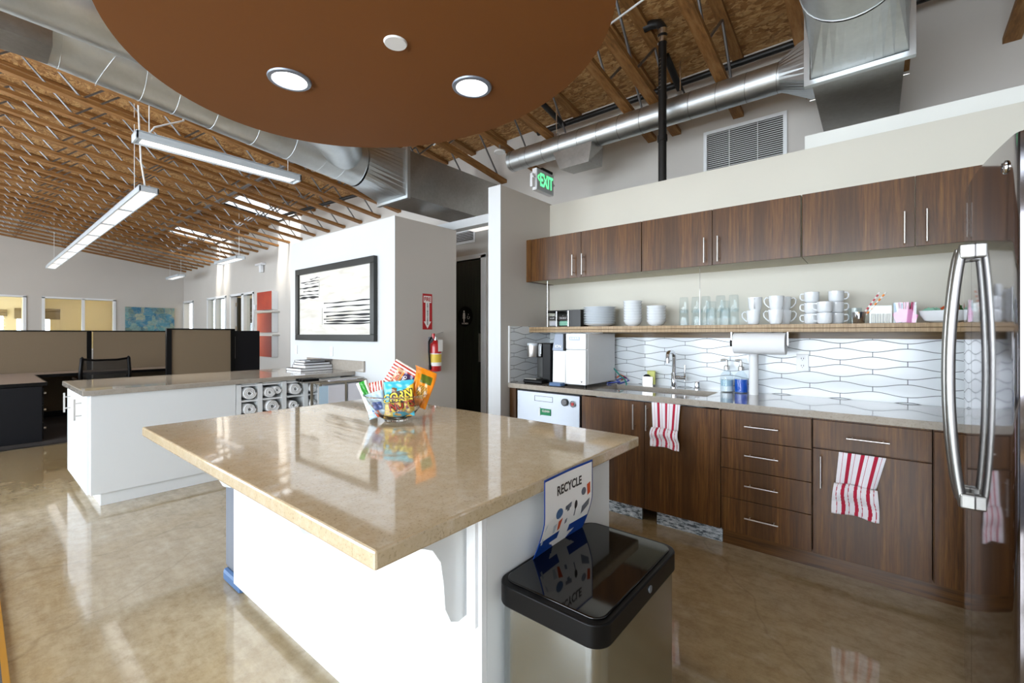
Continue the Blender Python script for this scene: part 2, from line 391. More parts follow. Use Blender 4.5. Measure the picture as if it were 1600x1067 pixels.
def wall_x(name, mat, Y0, Y1, x0, x1, z0, z1, holes):   # wall spanning X, thickness Y0..Y1 ; holes (xa,xb,za,zb)
    mb = MB(); xs = sorted({x0, x1, *[h[0] for h in holes], *[h[1] for h in holes]}); zs = sorted({z0, z1, *[h[2] for h in holes], *[h[3] for h in holes]})
    for i in range(len(xs)-1):
        for j in range(len(zs)-1):
            cx, cz = (xs[i]+xs[i+1])/2, (zs[j]+zs[j+1])/2
            if any(h[0] < cx < h[1] and h[2] < cz < h[3] for h in holes): continue
            mb.box(xs[i], Y0, zs[j], xs[i+1], Y1, zs[j+1])
    return struct(mb.build(name, mat))
def wall_y(name, mat, X0, X1, y0, y1, z0, z1, holes):
    mb = MB(); ys = sorted({y0, y1, *[h[0] for h in holes], *[h[1] for h in holes]}); zs = sorted({z0, z1, *[h[2] for h in holes], *[h[3] for h in holes]})
    for i in range(len(ys)-1):
        for j in range(len(zs)-1):
            cy, cz = (ys[i]+ys[i+1])/2, (zs[j]+zs[j+1])/2
            if any(h[0] < cy < h[1] and h[2] < cz < h[3] for h in holes): continue
            mb.box(X0, ys[i], zs[j], X1, ys[i+1], zs[j+1])
    return struct(mb.build(name, mat))

# ================================================================== SETTING
XR = 1.05; XL = -18.0; YM = 4.6
SL = .137
def deckz(y): return 3.95+SL*(YM-y)
# floor
struct(box('floor', 'floor', (-21.5, FY-.3, -.1), (XR+.3, 7.6, 0)))
struct(box('floor_carpet', 'carpet', (-18, .15, 0.0), (-7.75, 4.6, .008)))
struct(box('trim_carpet', 'blackpaint', (-7.76, .15, 0.0), (-7.735, 4.6, .010)))
# ceiling deck with two skylight openings
def slab(mb, x0, x1, y0, y1, th=.03):
    b = [(x0, y0, deckz(y0)), (x1, y0, deckz(y0)), (x1, y1, deckz(y1)), (x0, y1, deckz(y1))]
    mb.hull8(b, [(p[0], p[1], p[2]+th) for p in b])
SKY = [(-10.75, -9.65, 3.45, 4.58), (-14.9, -13.8, 3.45, 4.58), (-5.6, -4.5, -1.6, -.4)]
mb = MB(); xs = sorted({-21.5, XR+.3, *[q for s in SKY for q in s[:2]]}); ys = sorted({FY-.3, 7.6, *[q for s in SKY for q in s[2:]]})
for i in range(len(xs)-1):
    for j in range(len(ys)-1):
        cx, cy = (xs[i]+xs[i+1])/2, (ys[j]+ys[j+1])/2
        if any(s[0] < cx < s[1] and s[2] < cy < s[3] for s in SKY): continue
        slab(mb, xs[i], xs[i+1], ys[j], ys[j+1])
struct(mb.build('ceiling', 'osb'))
for i, (a, b, c, d) in enumerate(SKY):    # light wells
    mb = MB(); zt = deckz(c)+.30
    for (x0, x1, y0, y1) in ((a-.04, a, c, d), (b, b+.04, c, d), (a-.04, b+.04, c-.04, c), (a-.04, b+.04, d, d+.04)):
        bz = [(x0, y0, deckz(y0)), (x1, y0, deckz(y0)), (x1, y1, deckz(y1)), (x0, y1, deckz(y1))]
        mb.hull8(bz, [(p[0], p[1], zt) for p in bz])
    struct(mb.build('skylight_%d' % (i+1), 'wall_white'))

# main wall (joist bearing) with office doors and windows
ZT = 2.36
mh = [(-17.95, -17.0, 0, ZT), (-15.62, -14.15, .9, ZT), (-13.76, -12.95, 0, ZT), (-12.87, -12.24, .3, ZT), (-4.95, -4.27, 0, 2.42)]
wall_x('wall_back', 'wall', YM, YM+.15, XL, XR+.15, 0, 4.0, mh)
# far wall
FX = XL
fh = [(-1.6, .99, .9, 2.34), (1.343, 2.842, .9, 2.34)]
wall_y('wall_left', 'wall', FX-.15, FX, FY, YM+.15, 0, 5.2, fh)
# right wall, front wall with big windows
struct(box('wall_right', 'wall', (XR, FY, 0), (XR+.15, YM, 5.2)))
wall_x('wall_front', 'wall', FY-.15, FY, XL, XR+.15, 0, 5.3, [(-3.4, 1.0, .5, 3.0), (-8.0, -4.4, .5, 3.0), (-12.6, -9.0, .5, 3.0), (-16.8, -13.6, .5, 3.0)])
for i, (a, b) in enumerate(((-3.4, 1.0), (-8, -4.4), (-12.6, -9.0), (-16.8, -13.6))):
    mb = MB()
    for t in (0, 1/3, 2/3, 1):
        x = a+(b-a)*t; mb.box(x-.025, FY-.12, .5, x+.025, FY-.04, 3.0)
    for z in (.5, 2.3, 2.95): mb.box(a, FY-.12, z, b, FY-.04, z+.05)
    struct(mb.build('window_%d' % (i+1), 'darkframe'))
# offices beyond the far wall and the back wall
struct(box('wall_office_far', 'cream_room', (-21.5, FY, 0), (-21.35, 4.6, 3.4)))
bpy.data.objects.remove(bpy.data.objects['wall_office_far'])
wall_y('wall_office_far', 'cream_room', -21.5, -21.35, FY, 4.75, 0, 3.4, [(-.9, .72, .8, 1.98), (1.0, 1.75, .8, 1.98)])
struct(box('wall_office_partition', 'cream_room', (-21.35, 1.05-.05+.1, 0), (-18.15, 1.2, 3.0)))
struct(box('wall_office_side', 'cream_room', (-21.35, 3.3, 0), (-18.15, 3.4, 3.0)))
struct(box('ceiling_office', 'wall_cream', (-21.5, FY, 3.0), (-18.16, 4.6, 3.1)))
struct(box('wall_office_rear', 'cream_room', (-21.5, 7.4, 0), (-11.5, 7.55, 3.2)))
struct(box('ceiling_office_rear', 'wall_cream', (-21.5, 4.76, 3.0), (-11.5, 7.5, 3.1)))
struct(box('wall_office_divider', 'cream_room', (-14.0, 4.76, 0), (-13.85, 7.4, 3.0)))
struct(box('wall_office_end', 'cream_room', (-11.7, 4.76, 0), (-11.5, 7.4, 3.0)))
struct(box('wall_restroom_rear', 'wall', (-6.5, 6.0, 0), (-2.5, 6.1, 3.0)))
# window frames and panes
def frame_y(i, y0, y1, z0, z1, mull=()):   # in far wall
    f = MB(); X = FX
    for y in (y0, y1, *mull): f.box(X-.13, y-.03, z0, X+.02, y+.03, z1+.03)
    f.box(X-.13, y0-.03, z1, X+.02, y1+.03, z1+.05); f.box(X-.13, y0-.03, z0-.04, X+.02, y1+.03, z0)
    o = struct(f.build('window_%d' % i, 'trimwhite')); p = box('pane', 'pane', (X-.07, y0, z0), (X-.062, y1, z1), o)
    return o
frame_y(5, -1.6, .99, .9, 2.34, (.15-.9,)); frame_y(6, 1.343, 2.842, .9, 2.34, (2.152,))
def frame_x(name, x0, x1, z0, z1, mull=(), glass=True):
    f = MB()
    for x in (x0, x1, *mull): f.box(x-.04, YM-.02, z0, x+.04, YM+.13, z1+.04)
    f.box(x0-.04, YM-.02, z1, x1+.04, YM+.13, z1+.06)
    o = struct(f.build(name, 'trimwhite'))
    if glass: box('pane', 'pane', (x0, YM+.06, z0), (x1, YM+.068, z1), o)
    return o
frame_x('door_1', -17.95, -17.0, 0, ZT, glass=False)
frame_x('window_7', -15.62, -14.15, .9, ZT, (-14.95,))
d2 = frame_x('door_2', -13.76, -12.95, 0, ZT, glass=False)
lf = box('door_leaf', 'darkframe', (-13.70, YM+.13, .02), (-13.655, YM+.85, ZT-.02), d2)
for z in (.4, 1.45, 2.1): box('hinge', 'nickel', (-13.73, YM+.09, z), (-13.69, YM+.15, z+.1), d2)
frame_x('window_8', -12.87, -12.24, .3, ZT)
d3 = frame_x('door_3', -4.95, -4.27, 0, 2.42, glass=False)
M['doorwood'] = wood('ebony_door', ('#10130f', '#23281f', '#313729', '#23281f'), grain=(20, 20, 1), sc=2.2, rough=.35, coat=.4)
leaf = box('door_leaf', 'doorwood', (-4.91, YM+.03, .01), (-4.31, YM+.075, 2.41), d3)
box('door_pull', 'nickel', (-4.345, YM-.03, .95), (-4.325, YM+.0, 1.35), d3)
# office windows: daylight openings with roller shade and blinds
def shade(name, label, y0, y1, z0, z1):
    t = thing(name, label, 'window shade', (-21.3, (y0+y1)/2, z1))
    h = (y1-y0)/2
    MB().cyl((0, -h, 0), (0, h, 0), .045, seg=12).build('shade_roll', 'shade', t)
    box('shade_cloth', 'shade', (-.003, -h, z0-z1), (.003, h, 0), t)
M['shade'] = plain('taupe_shade', '#8a7858', .8)
shade('roller_shade', 'rolled brown roller shade over the bright office window behind the double glass pane', .95, 1.98, 1.82, 2.12)
shade('roller_shade', 'wide taupe roller shade in the office at the far left edge', -1.0, .80, 1.90, 2.06)
M['blind'] = plain('blind_slat', '#dfe4e6', .5)
bt = thing('venetian_blind', 'white venetian blind slats across the leftmost office window', 'window blind', (-21.3, -.1, .85))
for k in range(9): MB().hull8([(-.02, -.8, k*.12), (.02, -.8, k*.12+.02), (.02, .85, k*.12+.02), (-.02, .85, k*.12)], [(-.02, -.8, k*.12+.006), (.02, -.8, k*.12+.026), (.02, .85, k*.12+.026), (-.02, .85, k*.12+.006)]).build('slat', 'blind', bt)
for x, y in ((-19.7, .0), (-19.7, 2.4), (-16, 6), (-12.7, 6)):  # unseen fill lights, added to brighten the rooms behind the office windows
    t = thing('added_fill_light', 'added unseen square fill light in the office at %s' % {(-19.7, .0): 'the far left corner', (-19.7, 2.4): 'the middle of the far wall', (-16, 6): 'the back wall behind the two-pane window', (-12.7, 6): 'the back wall behind the narrow sidelight'}[(x, y)], 'ceiling light', (x, y, 2.94))
    box('housing', 'trimwhite', (-.3, -.3, .02), (.3, .3, .06), t); box('diffuser', 'fill_lens', (-.27, -.27, 0), (.27, .27, .02), t)

# enclosed room with the picture wall (restroom block), corridor header, kitchen walls
BX0, BX1, BY0, BY1, BZ = -6.27, -3.894, 2.83, 3.71, 2.585
struct(MB().box(BX0, BY0, 0, BX1-.12, BY0+.12, BZ).box(BX1-.12, BY0, 0, BX1, BY0+.004, BZ).build('wall_picture', 'wall_white'))
struct(box('wall_hallway', 'wall', (BX1-.12, BY0+.004, 0), (BX1, BY1, BZ)))
struct(box('wall_block_left', 'wall', (BX0, BY0+.12, 0), (BX0+.12, YM, BZ)))
struct(box('wall_block_back', 'wall', (BX0+.12, BY1-.1, 0), (BX1-.12, BY1, BZ)))
struct(box('ceiling_block', 'wall_white', (BX0+.12, BY0+.12, BZ-.05), (BX1-.12, BY1-.1, BZ)))
struct(box('trim_header', 'wall_white', (-4.6, 3.75, 2.615), (-2.675, 3.87, 2.715)))
struct(box('wall_return', 'wall', (-2.674, 2.95, 0), (-2.531, YM, 2.65)))
struct(box('wall_return_end', 'wall_white', (-2.674, 2.94, 0), (-2.531, 2.951, 2.65)))
KY = 3.70
struct(box('wall_kitchen', 'wall_cream', (-2.531, KY, 0), (XR, KY+.13, 2.635)))
struct(box('wall_parapet', 'parapet', (-.395, KY+.13, 0), (XR, KY+.24, 2.775)))
struct(box('trim_backsplash', 'tile', (-2.52, KY-.012, .914), (XR, KY, 1.37)))
struct(box('trim_backsplash_side', 'tile_side', (-2.531, 3.06, .914), (-2.519, KY-.012, 1.415)))
struct(box('trim_tile_edge', 'trimwhite', (-2.532, 3.045, .914), (-2.516, 3.06, 1.418)))
mt = box('entry_rug', 'rug', (-6.0, -2.2, 0), (-1.6, .085, .010)); tag(mt, 'dark grey rug with an ochre edge at the bottom left corner', 'rug')
box('rug_edge', 'rugedge', (-6.0, .085, 0), (-1.6, .104, .012), mt)

# ================================================================== ROOF TRUSSES
JY0, JY1 = FY+.02, YM-.002
def jz(y): return 3.38+SL*(YM-y)
def make_joist():
    t = thing('roof_truss', 'x', 'roof truss', (0, YM, 3.38))
    def chord(name, z0, z1, hw, y1=JY1):
        a = [(-hw, JY0-YM, z0+SL*(YM-JY0)), (hw, JY0-YM, z0+SL*(YM-JY0)), (hw, y1-YM, z0+SL*(YM-y1)), (-hw, y1-YM, z0+SL*(YM-y1))]
        MB().hull8(a, [(p[0], p[1], p[2]+z1-z0) for p in a]).build(name, 'joist', t)
    chord('bottom_chord', 0, .042, .045); chord('top_chord', .525, .567, .045)
    mb = MB(); y = JY1-.12; k = 0; per = .46
    while y-per > JY0:
        za, zb = (.04, .527) if k % 2 == 0 else (.527, .04)
        xo = .0
        mb.cyl((xo, y-YM, za+SL*(YM-y)), (xo, y-per-YM, zb+SL*(YM-y+per)), .0115, seg=6)
        y -= per; k += 1
    mb.build('web', 'web', t); return t
base = make_joist(); xsj = []
for n in range(-3, 30):
    x = -.998-.578*n
    if n == 2: x = -1.83
    if x < XL+.1: break
    xsj.append((n, x))
for i, (n, x) in enumerate(xsj):
    if n <= 5: lb = ['timber roof truss over the kitchen, right of the big square duct', 'timber roof truss above the far right parapet', 'timber roof truss hidden partly behind the big square duct', 'timber roof truss ending just left of the wall vent', 'timber roof truss whose end shows right of the black pipe', 'timber roof truss ending just left of the black pipe', 'timber roof truss crossing above the middle of the thin round duct', 'timber roof truss ending above the exit sign', 'timber roof truss ending above the kitchen return wall'][n+3]
    elif n <= 8: lb = ['timber roof truss running over the rectangular duct', 'timber roof truss above the rust disc, between the ducts', 'timber roof truss beside the large round duct'][n-6]
    else: lb = 'open web timber roof truss over the office, one of the long row'
    g = 'roof trusses over the kitchen' if n <= 8 else 'roof trusses over the office'
    if i == 0: base.location.x = x; base['label'] = lb; base['group'] = g
    else: dup(base, (x, YM, 3.38), label=lb, group=g)
# blocking board at wall top between trusses and sprinkler main
mb = MB()
mb.ring([(-3.2, 4.42, 3.80), (XR-.02, 4.42, 3.80)], .03, 14)
tag(mb.build('sprinkler_pipe', 'blackpaint'), 'long black horizontal pipe under the roof deck over the kitchen', 'pipe')
mb = MB(); mb.ring([(-1.43, 3.9, 3.80), (-1.43, 4.35, 3.62)], .03, 12); tag(mb.build('branch_pipe', 'blackpaint'), 'short slanting black pipe behind the vertical vent pipe', 'pipe')
mb = MB(); mb.ring([(-2.75, 2.9, 4.0), (-2.75, 4.3, 3.72)], .03, 12); tag(mb.build('branch_pipe', 'blackpaint'), 'black pipe crossing the deck above the end of the thin duct', 'pipe')
mb = MB(); mb.ring([(-17.5, 3.2, 4.02), (-5.6, 3.2, 4.02)], .028, 10); tag(mb.build('conduit_pipe', 'web'), 'grey conduit crossing the office roof trusses', 'conduit')
mb = MB(); mb.ring([(-9.3, 4.0, 3.72), (-5.0, 4.35, 3.70)], .03, 10); tag(mb.build('black_brace', 'blackpaint'), 'black diagonal pipe under the deck left of the rectangular duct', 'pipe')
mb = MB(); mb.ring([(-3.2, 3.3, 3.66), (-2.6, 3.05, 3.70), (-1.9, 3.2, 3.72), (-1.2, 3.05, 3.75), (-.2, 3.1, 3.8)], .008, 6); tag(mb.build('cable', 'trimwhite'), 'thin white cable running over the kitchen trusses', 'cable')
mb = MB(); mb.ring([(-4.0, 3.45, 3.55), (-3.4, 3.3, 3.62), (-2.7, 3.5, 3.7)], .008, 6); tag(mb.build('cable', 'trimwhite'), 'thin white cable near the rectangular duct', 'cable')

# vertical vent pipe out of the kitchen wall
t = thing('vent_pipe', 'vertical black cast iron pipe rising from the kitchen wall to the roof', 'pipe', (-1.412, KY+.065, 2.635))
MB().cyl((0, 0, 0), (0, 0, 1.22), .034, seg=20).build('pipe_body', 'blackpaint', t)
for z in (.36, ): MB().cyl((0, 0, z), (0, 0, z+.05), .041, seg=20).build('coupling', 'blackpaint', t)
for z in (1.20, 1.27): MB().cyl((0, 0, z), (0, 0, z+.045), .040, seg=20).build('steel_band', 'chrome', t)
MB().ring([(0, 0, 1.24), (0, 0, 1.33), (-.03, .0, 1.38), (-.09, 0, 1.40), (-.16, 0, 1.40)], .037, 16).build('elbow', 'blackpaint', t)
for z, ch in zip([.80+k*.032 for k in range(9)], 'LE301IPC5'):
    letters('pipe_print', ch, .03, 'nickel', t, lambda u, v, w, z=z: Vector((-.0+u*.0+sin((v)/.034-.35)*.0345, -cos((v)/.034-.35)*.0352, z+u)))

# ================================================================== DUCTS
# thin spiral duct along the kitchen
t = thing('spiral_duct', 'thin shiny round spiral duct running above the kitchen wall', 'duct', (-3.27, 4.0, 3.342))
MB().ring([(0, 0, 0), (2.72, 0, 0)], .112, 40).build('duct_body', 'galv', t)
for k in range(13):
    x = .05+k*.22
    a = [(x+.03*cos(th)*.0+.012*sin(th), .1135*cos(th), .1135*sin(th)) for th in [2*pi*i/28 for i in range(28)]]
    MB().ring(a, .0018, 6, closed=True).build('duct_seam', 'web', t)
MB().cyl((.16, 0, 0), (.18, 0, 0), .116, seg=32).build('end_collar', 'galv', t)
for x in (.62, 1.93):
    MB().cyl((x, 0, .1), (x, 0, .42), .006, seg=8).build('hanger_rod', 'chrome', t)
    MB().box(x-.02, -.02, .105, x+.02, .02, .15).build('hanger_clip', 'nickel', t)
# cone into square duct
mb = MB(); n = 32
ca = [Vector((2.70, .112*cos(2*pi*k/n), .112*sin(2*pi*k/n))) for k in range(n)]
def sqp(th, h): c, s_ = cos(th), sin(th); q = max(abs(c), abs(s_)); return c/q*h, s_/q*h
cb = [Vector((2.94, *sqp(2*pi*k/n, .19))) for k in range(n)]
mb.add(ca+cb, [(k, (k+1) % n, (k+1) % n+n, k+n) for k in range(n)], 0, False); mb.build('taper', 'galv', t)
# supply boot under thin duct
o_ = lambda P: [(p[0]+.94, p[1], p[2]-.20) for p in P]
MB().hull8(o_([(-.22, -.09, -.08), (.12, -.09, -.08), (.16, .12, -.08), (-.18, .12, -.08)]), o_([(-.30, -.10, .11), (.16, -.10, .11), (.18, .10, .11), (-.26, .10, .11)])).build('boot_body', 'galv_dull', t)
# rectangular + round big ducts
def sq_round(mb, y0, c0, w, h, y1, c1, r, n=40):
    a = []; b = []
    for k in range(n):
        th = 2*pi*k/n+pi/4; c, s_ = cos(th), sin(th); q = max(abs(c), abs(s_))
        a.append((c0[0]+c/q*w/2, y0, c0[1]+s_/q*h/2)); b.append((c1[0]+c*r, y1, c1[1]+s_*r))
    mb.add(a+b, [(k, (k+1) % n, (k+1) % n+n, k+n) for k in range(n)], 0, False)
def flange(mb, y, x0, x1, z0, z1, w=.035, d=.02):
    mb.box(x0-w, y-d, z0-w, x1+w, y+d, z0); mb.box(x0-w, y-d, z1, x1+w, y+d, z1+w)
    mb.box(x0-w, y-d, z0, x0, y+d, z1); mb.box(x1, y-d, z0, x1+w, y+d, z1)
# right duct
t = thing('supply_duct', 'large square to round galvanised duct at top right above the kitchen', 'duct', (-.085, 3.42, 3.20))
mb = MB(); mb.box(-.235, 0, -.235, .22, .95, .24); mb.build('square_section', 'galv_dull', t)
mb = MB(); flange(mb, 0, -.24, .235, -.235, .24, .03); mb.build('flange', 'seam', t)
mb = MB(); sq_round(mb, 0, (0, 0), .47, .47, -.48, (0.0, .04), .24); mb.build('transition', 'galv', t)
MB().ring([(0, -.48, .04), (0, -3.4, .30)], .24, 40).build('round_section', 'galv', t)
for k in range(4):
    y = -.50-k*.6; z = .04+(-.48-y)*.089
    MB().ring([(.243*cos(a), y, z+.243*sin(a)) for a in [2*pi*i/32 for i in range(32)]], .0035, 6, closed=True).build('duct_seam', 'seam', t)
for sx in (-.24, .22):
    for yy in (.36, ): MB().cyl((sx, yy, -.2), (sx*1.15, yy, -.2), .006, seg=6).build('screw', 'chrome', t)
# left duct
t = thing('main_duct', 'large galvanised round duct crossing the left ceiling, ending in a rectangular box', 'duct', (-4.16, 3.0, 3.085))
mb = MB(); mb.box(-.25, 0, -.25, .25, 1.5, .25); mb.build('square_section', 'galv_dull', t)
mb = MB(); flange(mb, 0, -.25, .25, -.25, .25, .03); mb.build('flange', 'seam', t)
mb = MB(); sq_round(mb, 0, (0, 0), .5, .5, -.45, (0, .03), .24); mb.build('transition', 'galv', t)
def mp(y): return (0, y, .03+(-.45-y)*.105)
path = [mp(y) for y in (-.45, -.9, -1.5, -2.2, -3.0, -4.2)]
MB().ring(path, .235, 44).build('round_section', 'galv', t)
for y, tilt in ((-.47, 0), (-.62, .06), (-.78, .1), (-1.15, 0), (-1.45, 0), (-1.75, 0), (-2.0, 0), (-2.2, 0), (-2.32, .12), (-2.62, 0), (-2.85, .2)):
    c = mp(y); MB().ring([(.238*cos(a), y+tilt*sin(a), c[2]+.238*sin(a)) for a in [2*pi*i/36 for i in range(36)]], .0012, 6, closed=True).build('duct_seam', 'galv', t)
box('access_plate', 'galv_dull', (-.02, -3.3, .02), (.262, -2.67, .16), t)
for y in (-2.72, -3.0, -3.25): MB().cyl((.262, y, .15), (.275, y, .15), .012, seg=8).build('screw', 'chrome', t)
# branch
pts = [(0, -3.0, .08), (0, -1, .03), (0, .5, .0), (-.02, 1.2, -.02), (-.12, 1.7, -.04), (-.32, 2.1, -.06), (-.62, 2.35, -.06)]
pts = [(p[0]+.70, p[1]-3.0, p[2]+.115) for p in pts]
MB().ring(pts, .19, 36).build('branch_section', 'galv', t)
for y in (.48, .62, .95, -.2, -.6): MB().ring([(.70+.193*cos(a), y-3.0, .125+.193*sin(a)) for a in [2*pi*i/32 for i in range(32)]], .0035, 6, closed=True).build('duct_seam', 'seam', t)

# ================================================================== RUST DISC + lights in it
t = tag(MB().build('ceiling_disc', 'disc'), '', '') if False else None
ea, eb, rot, ecx, ecy = 1.146, .905, 0.06, -1.785, 1.125
mb = MB(); n = 128; r0 = [(ecx+ea*cos(a)*cos(rot)-eb*sin(a)*sin(rot), ecy+ea*cos(a)*sin(rot)+eb*sin(a)*cos(rot)) for a in [2*pi*k/n for k in range(n)]]
mb.add([(x, y, 2.6) for x, y in r0]+[(x, y, 2.72) for x, y in r0], [tuple(range(n)), tuple(range(2*n-1, n-1, -1))]+[(i, (i+1) % n, (i+1) % n+n, i+n) for i in range(n)])
d = tag(mb.build('ceiling_disc', 'disc'), 'large oval rust brown ceiling panel hanging over the island', 'ceiling panel')
mb = MB()
for x, y in ((-2.5, 1.0), (-1.1, 1.3), (-1.8, .5), (-1.8, 1.75)): mb.cyl((x, y, 2.72), (x, y, jz(y)+.02), .006, seg=8)
mb.build('suspension_wire', 'web', d)
def downlight(x, y, lb):
    t = thing('recessed_downlight', lb, 'ceiling light', (x, y, 2.6), group='downlights in the rust panel')
    MB().lathe([(.078, -.002), (.080, -.010), (.097, -.008), (.100, -.001), (.078, -.001)], seg=40).build('trim_ring', 'galvpost', t)
    MB().lathe([(0, -.004), (.078, -.004)], seg=40).build('lens', 'lamp', t)
    l = bpy.data.lights.new('downlight_glow', 'SPOT'); l.energy = 26; l.spot_size = radians(120); l.spot_blend = .8; l.shadow_soft_size = .08; l.color = (1, .93, .84)
    o = bpy.data.objects.new('downlight_glow', l); COL.objects.link(o); o.location = (x, y, 2.585)
downlight(-2.232, 1.003, 'round lit downlight in the rust panel, the left one')
downlight(-1.582, 1.616, 'round lit downlight in the rust panel, the right one')
sp = MB().lathe([(0, -.008), (.046, -.008), (.05, -.001), (0, -.001)], (0, 0, 0), 32).build('junction_cover', 'trimwhite'); sp.location = (-1.596, 1.163, 2.6)
tag(sp, 'small white round cover between the two downlights', 'cover')

# ================================================================== PENDANT LINEAR LIGHTS
def linear(name, lb, c, length, axis, z=3.0, cells=1, wd=.185, cords=True):
    t = thing(name, lb, 'pendant light', (c[0], c[1], z), 0 if axis == 'X' else pi/2, 'linear pendant lights')
    L = length/2
    mb = MB(); mb.box(-L, -wd/2, .0, L, -wd/2+.018, .065); mb.box(-L, wd/2-.018, .0, L, wd/2, .065); mb.box(-L, -wd/2, 0, -L+.018, wd/2, .065); mb.box(L-.018, -wd/2, 0, L, wd/2, .065); mb.box(-L, -wd/2, .055, L, wd/2, .07)
    mb.build('housing', 'greyplastic', t, .003)
    for k in range(cells):
        a = -L+.02+(2*L-.04)*k/cells; b = -L+.02+(2*L-.04)*(k+1)/cells
        box('lens', 'lamp2', (a+.03, -wd/2+.02, .012), (b-.03, wd/2-.02, .02), t)
        if k: box('cell_divider', 'greyplastic', (a-.03, -wd/2+.018, .002), (a+.03, wd/2-.018, .03), t)
    if cords:
        for s_ in (-.85, .85):
            y = c[1] if axis == 'X' else c[1]+s_*L
            MB().cyl((s_*L, 0, .07), (s_*L, 0, deckz(y)-z), .004, seg=6).build('suspension_cord', 'trimwhite', t)
    return t
LP1 = linear('linear_pendant', 'nearest linear pendant light, seen from its side under the large duct', (-4.86, 1.58), 1.38, 'Y', 2.985)
LP2 = linear('linear_pendant', 'longest linear pendant light, eight cells running away into the office', (-11.45, 1.345), 9.75, 'X', 3.0, 8)
linear('linear_pendant', 'small far linear pendant light on the office side near the far wall', (-16.2, 3.93), 1.3, 'X', 3.0)
linear('linear_pendant', 'far linear pendant light hanging before the skylit wall above the door', (-11.55, 3.82), 1.4, 'X', 3.0)
mb = MB(); mb.ring([(-.6, 0, .065), (-.55, 0, .16), (-.33, .04, .31), (-.28, .09, .9)], .008, 6); mb.build('power_cord', 'trimwhite', LP1)
mb = MB(); mb.ring([(4.7, 0, .06), (4.85, -.04, .12), (5.0, -.1, .3), (5.05, -.14, 1.1)], .009, 6); mb.build('power_cord', 'trimwhite', LP2)
# corridor light
t = thing('corridor_light', 'bright tube light strip under the header over the restroom corridor', 'ceiling light', (-3.3, 3.96, 2.62))
box('housing', 'trimwhite', (-.6, -.07, .02), (.6, .07, .07), t); box('lens', 'lamp2', (-.58, -.06, 0), (.58, .06, .02), t)

# ================================================================== KITCHEN
CF = 3.05   # door front plane
def bar_handle(parent, x, y, z, length, axis='z', out=-1, r=.0048):
    """bar pull in front (-Y) of a door; x,z centre"""
    mb = MB(); h = length/2; o = .035
    if axis == 'z':
        mb.cyl((x, y-o, z-h), (x, y-o, z+h), r, seg=12)
        for s_ in (-.72, .72): mb.cyl((x, y-o, z+s_*h), (x, y, z+s_*h), r*.75, seg=8)
    else:
        mb.cyl((x-h, y-o, z), (x+h, y-o, z), r, seg=12)
        for s_ in (-.72, .72): mb.cyl((x+s_*h, y-o, z), (x+s_*h, y, z), r*.75, seg=8)
    return mb.build('handle', 'nickel', parent)
def cab(name, lb, x0, x1, y0, y1, z0, z1, cat='cabinet', mat='walnut', body='walnut'):
    t = thing(name, lb, cat, (x0, y0, z0)); box('body', body, (0, .022, 0), (x1-x0, y1-y0, z1-z0), t); return t
def door(t, x0, x1, z0, z1, hx=None, hz=None, hl=.18, mat='walnut', th=.02, name='door', hax='z', g=.0018):
    ox, oy, oz = t.location
    d = box(name, mat, (x0-ox+g, 0, z0-oz+g), (x1-ox-g, th, z1-oz-g), t, .0015)
    if hx is not None: bar_handle(d, hx-ox, 0, hz-oz, hl, hax)
    return d
# base cabinets
t = tag(box('filler_panel', 'walnut', (-2.518, CF, .0), (-2.447, CF+.02, .872)), 'narrow vertical brown panel between the return wall and the dishwasher', 'panel')
t = cab('base_cabinet', 'brown sink base cabinet with two doors and a striped towel over the right one', -1.787, -.765, CF, 3.66, .10, .872)
for x_, sx in ((-1.787, 1), (-.765, -1)): pass
bpy.data.objects.remove(t.children[0])
mb = MB(); mb.box(0, .022, 0, .018, .61, .77); mb.box(1.004, .022, 0, 1.022, .61, .77); mb.box(0, .022, 0, 1.022, .61, .018); mb.box(0, .59, 0, 1.022, .61, .77); mb.build('body', 'walnut', t)
door(t, -1.785, -1.273, .10, .862, -1.345, .752); door(t, -1.273, -.767, .10, .862, -1.249, .756)
t = cab('base_cabinet', 'brown base cabinet with a column of four drawers', -.763, -.281, CF, 3.66, .10, .872)
for a, b, hz in ((.100, .313, .215), (.313, .498, .414), (.498, .687, .601), (.687, .862, .779)): door(t, -.763, -.281, a, b, -.533, hz, .18, name='drawer', hax='x')
t = cab('base_cabinet', 'brown base cabinet with one wide drawer over a door, striped towel on the door', -.277, .222, CF, 3.66, .10, .872)
door(t, -.277, .222, .703, .862, -.032, .780, .18, name='drawer', hax='x'); door(t, -.277, .222, .10, .699, -.237, .575, .177)
t = cab('base_cabinet', 'narrow brown cabinet front beside the refrigerator', .226, 1.04, CF, 3.66, .10, .872)
door(t, .226, 1.04, .10, .862)
t = tag(box('toe_kick', 'walnut_h', (-.763, CF+.045, 0), (1.04, CF+.065, .10)), 'brown toe kick board under the drawers and right cabinets', 'toe kick')
t = tag(box('toe_kick', 'scuffed', (-1.66, CF+.045, .0), (-1.31, CF+.06, .098)), 'scuffed pale toe kick strip under the left sink door', 'toe kick')
t = tag(box('toe_kick', 'scuffed', (-1.20, CF+.045, .0), (-.767, CF+.06, .098)), 'scuffed pale toe kick strip under the right sink door', 'toe kick')
